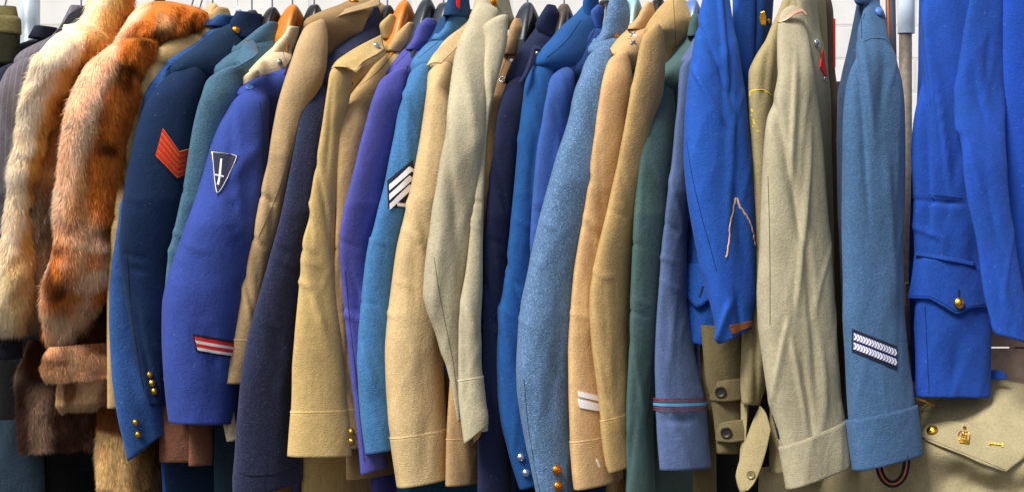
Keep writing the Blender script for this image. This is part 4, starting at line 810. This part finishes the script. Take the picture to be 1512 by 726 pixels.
fur_part(f2, 'sleeve', [dict(L=tr(56, 185, 70, 166, 85, 146, 105, 130, 130, 119, 160, 109, 190, 104, 240, 99, 300, 96, 330, 96, 360, 92, 400, 80, 450, 72, 490, 74, 512, 80), R=tr(56, 232, 85, 222, 110, 209, 140, 205, 165, 200, 200, 190, 240, 180, 290, 172, 340, 166, 400, 160, 440, 144, 480, 116, 505, 92, 512, 82), y0=56, y1=512, th=30, ratio=.6, Y=tr(56, .03, 120, -.01, 512, -.03), dome=8)], c_rust, 52000, 0.0151, seed=65)
fur_part(f2, 'collar', [dict(L=tr(4, 224, 14, 210, 30, 200, 50, 190, 70, 172, 100, 150, 130, 138), R=tr(4, 256, 12, 280, 24, 298, 40, 292, 60, 258, 100, 222, 130, 204), y0=4, y1=130, th=40, ratio=.6, Y=tr(4, .15, 70, .07, 130, .03), lip_top=.02, slope=-.1)], c_rust, 20000, 0.0144, seed=66)
fur_part(f2, 'cuff', [dict(L=tr(508, 80, 520, 74, 545, 78, 556, 86), R=tr(508, 172, 556, 176), y0=508, y1=556, th=62, ratio=.4, Y=-.02, slope=-.06)], c_cuff, 24000, 0.0115, seed=67)
fur_part(f2, 'cuff_lining', [dict(L=tr(552, 90, 585, 86, 608, 94), R=tr(552, 166, 585, 165, 608, 120), y0=552, y1=604, th=60, ratio=.4, Y=.0, slope=-.1)], c_lining, 14000, 0.0094, seed=68)
fur_part(f2, 'hem', [dict(L=tr(556, 164, 600, 153, 640, 149, 770, 151), R=tr(556, 206, 640, 228, 770, 246), y0=556, y1=770, th=50, ratio=.4, Y=.07)], c_fox, 32000, 0.0137, seed=69)
f3 = thing('fur_coat', 'dark brown short fur coat hanging low behind the banded fur cuff', 'fur coat', (X(90, YN), YN, Z(668, YN)), FURS)
fur_part(f3, 'body', [dict(L=tr(500, 54, 536, 46, 545, 43, 580, 44, 620, 43, 650, 44, 666, 50), R=tr(500, 80, 536, 95, 580, 150, 666, 158), y0=500, y1=660, th=58, ratio=.35, Y=.09, slope=-.02)], c_darkfur, 26000, 0.0144, seed=70)

# ------------------------------------------------------------------ garments that show only below the sleeves
LOW = 'lower hems showing beneath the sleeves'
g = garment('gap_fill_coat', 'black coat form added to darken the unlit gap below the dark brown fur', 'coat', '0c0c10', [dict(part='body', L=tr(420, 10, 770, 8), R=tr(420, 170, 770, 190), y0=420, y1=770, th=50, ratio=.3, Y=.20, fold=.004)], xn=110, kind='serge', group=LOW, seed=80)  # near-black coat form added so the unlit gap at lower left reads dark
g = garment('trousers', 'dark slate green trousers in the bottom left corner', 'trousers', '34485a', [dict(part='body', L=tr(600, -40, 770, -44), R=tr(600, 54, 770, 58), y0=618, y1=770, th=54, ratio=.35, Y=.09, fold=.004)], xn=0, kind='serge', group=LOW, seed=82)
g = garment('tweed_jacket', 'brown tweed jacket hem below the red-chevron sleeve', 'jacket', '704632', [dict(part='body', L=tr(560, 239, 770, 239), R=tr(560, 310, 770, 310), y0=560, y1=680, th=50, ratio=.35, Y=.05, slope=.06),
    dict(part='hem_fold', L=tr(560, 281, 770, 281), R=tr(560, 312, 770, 312), y0=600, y1=686, th=50, ratio=.35, Y=.045)], xn=275, kind='wool', group=LOW, seed=84)
g = garment('blue_skirt', 'deep blue skirt hem under the brown tweed hem', 'skirt', '24468c', [dict(part='body', L=tr(600, 238, 770, 244), R=tr(600, 306, 770, 306), y0=600, y1=770, th=50, ratio=.3, Y=.10)], xn=275, kind='serge', group=LOW, seed=86)
g = garment('teal_coat', 'dark teal coat hem below the mid blue sleeve', 'coat', '1e5070', [dict(part='body', L=tr(600, 592, 770, 588), R=tr(600, 712, 770, 716), y0=600, y1=770, th=50, ratio=.3, Y=.10)], xn=650, kind='serge', group=LOW, seed=88)
g = garment('blue_skirt', 'royal blue hem corner between pale tan and grey-olive sleeves', 'skirt', '1c50c0', [dict(part='body', L=tr(400, 640, 770, 640), R=tr(400, 676, 770, 676), y0=400, y1=546, th=45, ratio=.4, Y=.04)], xn=660, kind='serge', group=LOW, seed=89)
g26b = garment('cargo_trousers', 'olive trousers with two buttoned tabs, below the torn royal blue tunic', 'trousers', '62573a', [
    dict(part='body', L=tr(480, 1034, 560, 1040, 600, 1050, 680, 1060), R=tr(480, 1104, 600, 1104, 680, 1100), y0=480, y1=668, th=56, ratio=.4, Y=.035, fold=.004, slope=.04),
    dict(part='leg', L=tr(480, 1030, 600, 1036, 690, 1022, 770, 1026), R=tr(480, 1062, 600, 1064, 690, 1056, 770, 1056), y0=480, y1=770, th=46, ratio=.5, Y=.07, fold=.004)], xn=1070, kind='twill', group=LOW, seed=90)
for yy in (0, 60):
    px0 = 1051+yy*.14
    t, st = sheet([[(px0-2, 585+yy, .012), (px0+2, 566+yy, .008), (px0+18, 561+yy, .003), (px0+44, 558+yy, .008)], [(px0-3, 588+yy, .010), (px0+4, 577+yy, .005), (px0+18, 577+yy, .0), (px0+44, 575+yy, .006)], [(px0-1, 591+yy, .010), (px0+6, 592+yy, .005), (px0+20, 593+yy, .0), (px0+44, 590+yy, .006)]], g26b.m, nu=20, nv=12, rough=.0008)
    t.build('tab', g26b.root); button(g26b.root, st, px0+13, 578+yy, 8.5, BLACKBTN, 'flat')
# lanyard with orange stripe, hanging between the airforce blue jacket and the pole
ln = MB(); NAVYWEB = plain('navy_webbing', '1c2034', .9, scale=500); ORANGE = plain('orange_stripe', 'd87840', .8, scale=500); GREYWEB = plain('grey_webbing', '585c68', .9, scale=500)
def strap(mb, pts, w, m, off=0.0):
    pts = np.array(pts); tg = np.gradient(pts, axis=0); sd = np.cross(tg, np.array([0, 1., 0])); sd /= np.linalg.norm(sd, axis=1, keepdims=True)
    a, b = pts-sd*w/2-[0, off, 0], pts+sd*w/2-[0, off, 0]; V = np.stack([a, b, b+[0, .0016, 0], a+[0, .0016, 0]], 1)
    mb.add(V.reshape(-1, 3), grid_faces(len(pts), 4, True), m)
top = [at(1315-(p < -20)*0+p*.02, p, .09) for p in range(-50, 100, 8)]
strap(ln, top, .018, GREYWEB); strap(ln, [p-np.array([.005, 0, 0]) for p in top], .004, ORANGE, .0014)
lo = MB(); ang = np.linspace(-.2, math.pi+.2, 26); loop = [at(1318-21*math.cos(t)*(1-.1*math.sin(t)), 676+38*max(0, math.sin(t))**.7, .0+.02*math.cos(t)) for t in ang]
strap(lo, loop, .013, NAVYWEB); strap(lo, loop, .003, ORANGE, .0012)
tag(ln.build('lanyard', None), 'grey webbing strap with orange edge stripe hanging beside the white pole sleeve', 'strap'); tag(lo.build('webbing_loop', None), 'navy webbing loop with orange stripe under the airforce blue cuff', 'strap')

# draped olive tunic at bottom right
root = thing('draped_tunic', 'olive drab tunic lying draped with brass button, crown and bar badges on its shoulder strap', 'jacket', (X(1420, .1), .1, Z(760, .1)))
m32 = cloth('draped_tunic_cloth', '958a68', 'linen'); dk32 = cloth('draped_tunic_seam', '5c5338', 'serge')
sh, s32 = sheet([[(1120, 690, .14), (1240, 680, .13), (1330, 612, .12), (1400, 586, .13), (1470, 560, .14), (1560, 585, .14)],
                 [(1120, 700, .13), (1240, 690, .11), (1335, 640, .075), (1400, 618, .07), (1470, 605, .06), (1560, 618, .06)],
                 [(1120, 715, .12), (1240, 705, .09), (1340, 670, .05), (1400, 668, .02), (1470, 690, .0), (1560, 690, .0)],
                 [(1120, 735, .12), (1240, 730, .08), (1340, 705, .045), (1400, 706, .04), (1470, 726, .03), (1560, 730, .0)],
                 [(1120, 800, .12), (1240, 800, .08), (1340, 800, .04), (1400, 800, .02), (1470, 800, .03), (1560, 800, .0)]], m32, nu=110, nv=70, rough=.006, thick=.003, seed=11)
ribbon(sh, s32, [(1356, 612), (1368, 600), (1384, 592), (1402, 587)], .0018, dk32); sh.build('body', root)
Y3 = lambda x, y, k: s32.front_Y(x, y)-k
st, s33 = sheet([[(x, y, Y3(x, y, .006)) for x, y in ((1361, 640), (1364, 630), (1372, 624), (1400, 621), (1440, 625), (1520, 632))],
                 [(x, y, Y3(x, y, .008)) for x, y in ((1361, 641), (1368, 640), (1380, 641), (1410, 644), (1450, 654), (1520, 664))],
                 [(x, y, Y3(x, y, .009)) for x, y in ((1362, 642), (1367, 648), (1380, 654), (1420, 670), (1455, 685), (1486, 697))]], m32, nu=50, nv=24, rough=.0008, thick=.003)
ribbon(st, s33, [(1366, 646), (1380, 651), (1420, 667), (1455, 681), (1484, 693)], .0012, dk32, .0005); so = st.build('shoulder_strap', root)
button(root, s33, 1377, 636, 8.5, GOLD)
mb = MB()      # crown badge: band, three arches meeting under an orb
quad_patch(mb, s33, [(1416, 649), (1431, 651), (1430, 655.5), (1417, 653.5)], GOLD, .003, 4, 2)
for q in ([(1417, 650), (1415.5, 643), (1417, 638), (1420, 637), (1423.5, 640)], [(1430.5, 651), (1432, 645), (1431, 639), (1428, 637.5), (1424, 640)], [(1421, 650), (1420.5, 643), (1423.5, 637)], [(1426.5, 650), (1427, 643), (1424, 637)], [(1423.7, 650), (1423.7, 637)]): ribbon(mb, s33, q, .0028, GOLD, .0026, 1.2)
quad_patch(mb, s33, [(1422, 630), (1426, 630), (1426, 634), (1422, 634)], GOLD, .003, 2, 2)
mb.build('crown_badge', root)
mb = MB()
for q in ([(1461, 653.5), (1480, 655.5), (1480, 657.5), (1461, 655.5)], [(1460, 652.3), (1461.8, 652.3), (1461.8, 657), (1460, 657)], [(1479.4, 654.3), (1481, 654.3), (1481, 659), (1479.4, 659)]): quad_patch(mb, s33, q, GOLD, .003, 3, 2)
mb.build('bar_badge', root)
ys, _ = sheet([[(1352, 586, .09), (1366, 591, .09), (1380, 597, .09)], [(1352, 589, .09), (1366, 594, .09), (1380, 600, .09)]], YELLOW, nu=8, nv=2, rough=0); ys.build('yellow_stripe', root)
# weathered boards behind it
WOOD = plain('weathered_boards', 'b49a88', .8, var=.35, scale=14, bump=.4)
root = thing('wooden_crate', 'weathered grey brown wooden crate behind the draped olive tunic', 'crate', (X(1520, .4), .4, 0))
for k in range(12):
    mb = MB(); z0, z1 = .06+k*.082, .06+k*.082+.078; x0, x1 = X(1330, .2), X(1720, .2); y0, y1 = .19, .212
    if z1 > 1.09: break
    V = [(x, y, z) for x in (x0, x1) for y in (y0, y1) for z in (z0, z1)]
    mb.add(V, [(0, 1, 3, 2), (4, 6, 7, 5), (0, 4, 5, 1), (2, 3, 7, 6), (0, 2, 6, 4), (1, 5, 7, 3)], WOOD); mb.build('board', root, smooth=False)
for xx in (1340, 1500, 1700):
    mb = MB(); x0, x1 = X(xx, .2), X(xx, .2)+.06
    V = [(x, y, z) for x in (x0, x1) for y in (.214, .25) for z in (0, 1.08)]
    mb.add(V, [(0, 1, 3, 2), (4, 6, 7, 5), (0, 4, 5, 1), (2, 3, 7, 6), (0, 2, 6, 4), (1, 5, 7, 3)], WOOD); mb.build('post', root, smooth=False)

# olive cap-like folded garment top left
g = garment('felt_hat', 'olive felt hat crown at the top left corner beside the metal pole', 'hat', '6a6238', [dict(part='crown', L=tr(24, -30, 27, -38, 50, -40), R=tr(24, 24, 27, 28, 50, 29), y0=25, y1=50, th=70, ratio=.6, Y=.12, lip_top=.02, n_exp=2.6, fold=.001),
    dict(part='band', L=tr(48, -41, 95, -44), R=tr(48, 27.5, 95, 26), y0=49, y1=95, th=70, ratio=.6, Y=.12, n_exp=2.6, fold=.001, mat=cloth('dark_olive_band', '2c2c1c', 'serge'))], xn=-5, kind='wool', group=None, seed=95, hem=95, yn=.12)

# ------------------------------------------------------------------ rail and hangers
RAILPY = -46
PALEMETAL = plain('painted_steel', 'c4d2dc', .35, .2, var=.08, scale=60); RUST = plain('rusty_steel', '9a9082', .6, .3, var=.3, scale=70, bump=.3); WHITETUBE = plain('white_sleeve', 'd4e2f0', .3, var=.04)
RY = .30
rail = thing('clothes_rail', 'metal clothes rail with pale upright at left and white-sleeved rusty upright at right', 'clothes rail', (X(690, RY), RY, 0))
def lathe(mb, x, y, prof, m, n=24):
    ph = np.arange(n)/n*2*np.pi; V = np.array([[(x+r*math.cos(t), y+r*math.sin(t), z) for t in ph] for r, z in prof]); mb.add(V.reshape(-1, 3), grid_faces(len(prof), n, True), m)
zr = Z(RAILPY, YN)
mb = MB(); xs = np.linspace(X(-200, YN), X(1720, YN), 30); tube(mb, [(x, YN, zr) for x in xs], .0145, PALEMETAL, 16); mb.build('rail', rail)
mb = MB(); lathe(mb, X(44, RY), RY, [(.0195, 0), (.0195, zr+.05), (.018, zr+.052), (.001, zr+.053)], PALEMETAL); mb.build('upright', rail)
mb = MB(); lathe(mb, X(1337, RY), RY, [(.0125, 0), (.0125, zr+.05)], RUST); mb.build('upright', rail)
mb = MB(); lathe(mb, X(1338, RY), RY, [(.013, Z(50, RY)), (.0165, Z(50, RY)), (.0168, Z(49, RY)), (.0168, zr+.06)], WHITETUBE); mb.build('sleeve_tube', rail)
HG = 'hangers on the rail'
def hanger(px, py, mat, label, style='wood', th=29, half=.10, hook=None, sc=1.0):
    """px, py: the top of the hanger's hump at the neck"""
    x0, z0 = X(px, YN), Z(py, YN); root = thing('coat_hanger', label, 'hanger', (x0, YN, z0-.07), HG)
    st, ct = math.sin(math.radians(th)), math.cos(math.radians(th)); mb = MB()
    if style == 'tube':
        u = np.linspace(-half, half, 41); pts = [(x0+v*st, YN+v*ct, z0-.055*(1-math.exp(-(v/.045)**2))-.60*abs(v)) for v in u]; tube(mb, pts, .0062, mat, 10)
        pts = [(x0+v*st, YN+v*ct, z0-.060-.60*half) for v in u]; tube(mb, pts, .005, mat, 10)
    else:
        u = np.linspace(-half, half, 61); R = []
        for v in u:
            q = abs(v)/half; zt = z0-.078*(1-math.exp(-(v/(.055 if style == 'wood' else .04))**2))-.60*abs(v); hh = (.050 if style == 'wood' else .034)*(1-.45*q)*sc; t = (.010+.010*q if style == 'wood' else .011+.013*q)*sc
            c = np.array([x0+v*st, YN+v*ct, 0]); n = np.array([ct, -st, 0])
            prof = [(-1, -1), (-1.0, -.15), (-.85, -.04), (-.5, 0), (.5, 0), (.85, -.04), (1.0, -.15), (1, -1)]
            R.append([c+n*t*a+np.array([0, 0, zt+(b*hh)]) for a, b in prof])
        R = np.array(R); mb.add(R.reshape(-1, 3), grid_faces(len(u), 8, True), mat); mb.add(R[0], [tuple(range(8))], mat); mb.add(R[-1], [tuple(range(8))[::-1]], mat)
    mb.build('arms', root)
    hx = hook if hook is not None else 0
    zt = zr+.0165; p = [(x0, YN, z0-.02), (x0, YN, z0+.01)]; zb = zr-.03
    if z0 < zb: p += [(x0+hx*.3*S, YN, (z0+zb)/2), (x0+hx*S, YN, zb)]
    c = np.linspace(-.5, math.pi*1.15, 16); rr = .0165
    p += [(x0+hx*S+rr*math.cos(t)*st*0+0, YN+rr*math.cos(t), zr+rr*math.sin(t)) for t in c]
    mb = MB(); tube(mb, p, .0016, WIRE if style != 'tube' else mat, 8); mb.build('hook', root)
hanger(314, 5, PALEWOOD, 'pale wooden hanger above the thin khaki jacket')
hanger(350, 14, WHITEPLASTIC, 'white plastic tube hanger inside the dark navy red-chevron tunic', 'tube', half=.12)
hanger(372, 15, BLACKPLASTIC, 'black hanger directly right of the white tube hanger', 'plastic')
hanger(402, 11, BLACKPLASTIC, 'black broad hanger left of the first orange wooden hanger', 'wood')
hanger(432, 7, ORANGEWOOD, 'orange varnished hanger inside the cream jacket with silver button', half=.045)
hanger(464, 7, BLACKPLASTIC, 'glossy black hanger at the left shoulder of the tan brown-flap tunic', 'plastic')
hanger(572, 8, BLACKPLASTIC, 'small black hanger left of the second orange wooden hanger', 'wood')
hanger(597, 1, ORANGEWOOD, 'orange varnished hanger beside the pointed shoulder strap jacket')
hanger(630, -2, GREYPLASTIC, 'dark grey broad plastic hanger behind the violet collar', 'wood')
hanger(655, 4, GREYPLASTIC, 'slim grey plastic hanger between violet and teal collars', 'plastic')
hanger(692, 14, plain('brown_plastic', '6a5a54', .4), 'brown hanger tip above the mid blue chevron jacket', 'plastic')
hanger(779, 4, GREYPLASTIC, 'large dark plastic hanger above the brown tan pin jacket', 'wood', half=.05)
hanger(833, 6, plain('smoky_plastic', '4a4038', .25), 'smoky brown hanger right of the dark navy jacket collar', 'wood')
hanger(893, 0, BLACKPLASTIC, 'black hanger at the collar of the cornflower blue tunic', 'plastic')
hanger(934, -6, plain('teal_plastic', '8cb4bc', .3), 'pale teal plastic hanger at the mottled greatcoat collar', 'plastic')
hanger(972, -3, BLACKPLASTIC, 'black hanger behind the crossed pin jacket collar', 'wood')
hanger(1022, 0, plain('blue_grey_plastic', '5070a8', .3), 'blue plastic hanger at the dark green collar', 'plastic')
hanger(120, 12, BLACKPLASTIC, 'black hanger in the pinstripe jacket', 'plastic', half=.14)
hanger(236, -4, BLACKPLASTIC, 'black hanger in the rust fur coat collar', 'wood', half=.12)
for i, px in enumerate((8, 284, 297)):
    x0 = X(px, YN); mb = MB(); tube(mb, [(x0, YN, Z(24, YN)), (x0-.003, YN, Z(14, YN)), (x0+.002, YN, Z(0, YN)), (x0, YN, zr-.02)]+[(x0, YN+.0165*math.cos(t), zr+.0165*math.sin(t)) for t in np.linspace(-.5, 3.6, 12)], .0016, WIRE)
    tag(mb.build('wire_hook', None), ('thin wire hanger hook above the olive felt hat', 'thin wire hanger hook right of the rust fur collar', 'dark wire hook beside the pale wooden hanger')[i], 'hanger hook', HG)

# ------------------------------------------------------------------ wall and ground
def wall_mat():
    m, n, b = nt('painted_brick'); tc = n.nodes.new('ShaderNodeTexCoord'); L = n.links.new
    mp = node(n, 'ShaderNodeMapping'); mp.inputs['Rotation'].default_value = (math.radians(90), 0, 0); L(tc.outputs['Object'], mp.inputs['Vector'])
    br = node(n, 'ShaderNodeTexBrick', Scale=1.0); br.inputs['Brick Width'].default_value = .23; br.inputs['Row Height'].default_value = .075; br.inputs['Mortar Size'].default_value = .005; br.inputs['Mortar Smooth'].default_value = .4
    br.inputs['Color1'].default_value = (.84, .83, .82, 1); br.inputs['Color2'].default_value = (.80, .79, .78, 1); br.inputs['Mortar'].default_value = (.72, .71, .70, 1); L(mp.outputs[0], br.inputs['Vector'])
    ns = node(n, 'ShaderNodeTexNoise', Scale=18.0, Detail=6.0); L(tc.outputs['Object'], ns.inputs['Vector'])
    mx = node(n, 'ShaderNodeMix', data_type='RGBA', blend_type='MULTIPLY'); mx.inputs[0].default_value = .25; L(br.outputs['Color'], mx.inputs[6]); L(ns.outputs['Fac'], mx.inputs[7]); L(mx.outputs[2], b.inputs['Base Color'])
    bp = node(n, 'ShaderNodeBump', Strength=.3, Distance=.002); bp.invert = True; L(br.outputs['Fac'], bp.inputs['Height']); L(bp.outputs[0], b.inputs['Normal']); b.inputs['Roughness'].default_value = .8; return m
mb = MB(); V = [(x, y, z) for x in (-6, 6) for y in (1.0, 1.25) for z in (0, 4.5)]
mb.add(V, [(0, 1, 3, 2), (4, 6, 7, 5), (0, 4, 5, 1), (2, 3, 7, 6), (0, 2, 6, 4), (1, 5, 7, 3)], wall_mat())
o = mb.build('brick_wall', None, smooth=False); tag(o, 'white painted brick wall behind the clothes rail', 'wall', kind='structure')
mb = MB(); mb.add([(-40, -40, 0), (40, -40, 0), (40, 40, 0), (-40, 40, 0)], [(0, 1, 2, 3)], plain('asphalt', '484644', .9, var=.3, scale=30, bump=.3)); o = mb.build('pavement', None, smooth=False); o['kind'] = 'structure'

tp, _ = sheet([[(x, 120, .62+.02*math.sin(x*.05)) for x in range(-160, 1300, 60)], [(x, 500, .60+.03*math.sin(x*.05)) for x in range(-160, 1300, 60)], [(x, 980, .60+.04*math.sin(x*.045)) for x in range(-160, 1300, 60)]], plain('shade_black', '0e0e12', .8), nu=160, nv=40, rough=.006, thick=.002)  # added black sheet, stands in for the unlit space behind the jackets
tag(tp.build('shade_backing', None), 'black sheet added to stand for the shade behind the row of jackets', 'backdrop')
# ------------------------------------------------------------------ light and camera
w = bpy.data.worlds.new('World'); scene.world = w; w.use_nodes = True; n = w.node_tree; n.nodes.clear()
SUN_EL, SUN_AZ = 49.0, 217.0        # azimuth of the sun measured clockwise from +Y: in front of the rail, to the left
sky = n.nodes.new('ShaderNodeTexSky'); sky.sky_type = 'NISHITA'; sky.sun_disc = False; sky.sun_elevation = math.radians(SUN_EL); sky.sun_rotation = math.radians(SUN_AZ)
sky.dust_density = 3.0; sky.air_density = 1.0
hs = n.nodes.new('ShaderNodeHueSaturation'); hs.inputs['Saturation'].default_value = .45
bg = n.nodes.new('ShaderNodeBackground'); bg.inputs['Strength'].default_value = .11; out = n.nodes.new('ShaderNodeOutputWorld')
n.links.new(sky.outputs[0], hs.inputs['Color']); n.links.new(hs.outputs[0], bg.inputs['Color']); n.links.new(bg.outputs[0], out.inputs[0])
ld = bpy.data.lights.new('sun', 'SUN'); ld.energy = 5.0; ld.angle = math.radians(20); ld.color = (1.0, .955, .89)
lo_ = bpy.data.objects.new('sun', ld); col.objects.link(lo_)
el, az = math.radians(SUN_EL), math.radians(SUN_AZ); to_sun = Vector((math.sin(az)*math.cos(el), math.cos(az)*math.cos(el), math.sin(el)))
lo_.rotation_euler = to_sun.to_track_quat('Z', 'Y').to_euler(); lo_.location = to_sun*6
cd = bpy.data.cameras.new('camera'); cd.sensor_width = 36; cd.lens = 36*D/(1512*S); cd.clip_end = 200; cd.clip_start = .05
cam = bpy.data.objects.new('camera', cd); col.objects.link(cam); cam.location = (0, -D, ZC); cam.rotation_euler = (math.radians(90), 0, 0)
scene.camera = cam
scene.view_settings.view_transform = 'Standard'; scene.view_settings.look = 'None'; scene.view_settings.exposure = 0; scene.view_settings.gamma = 1
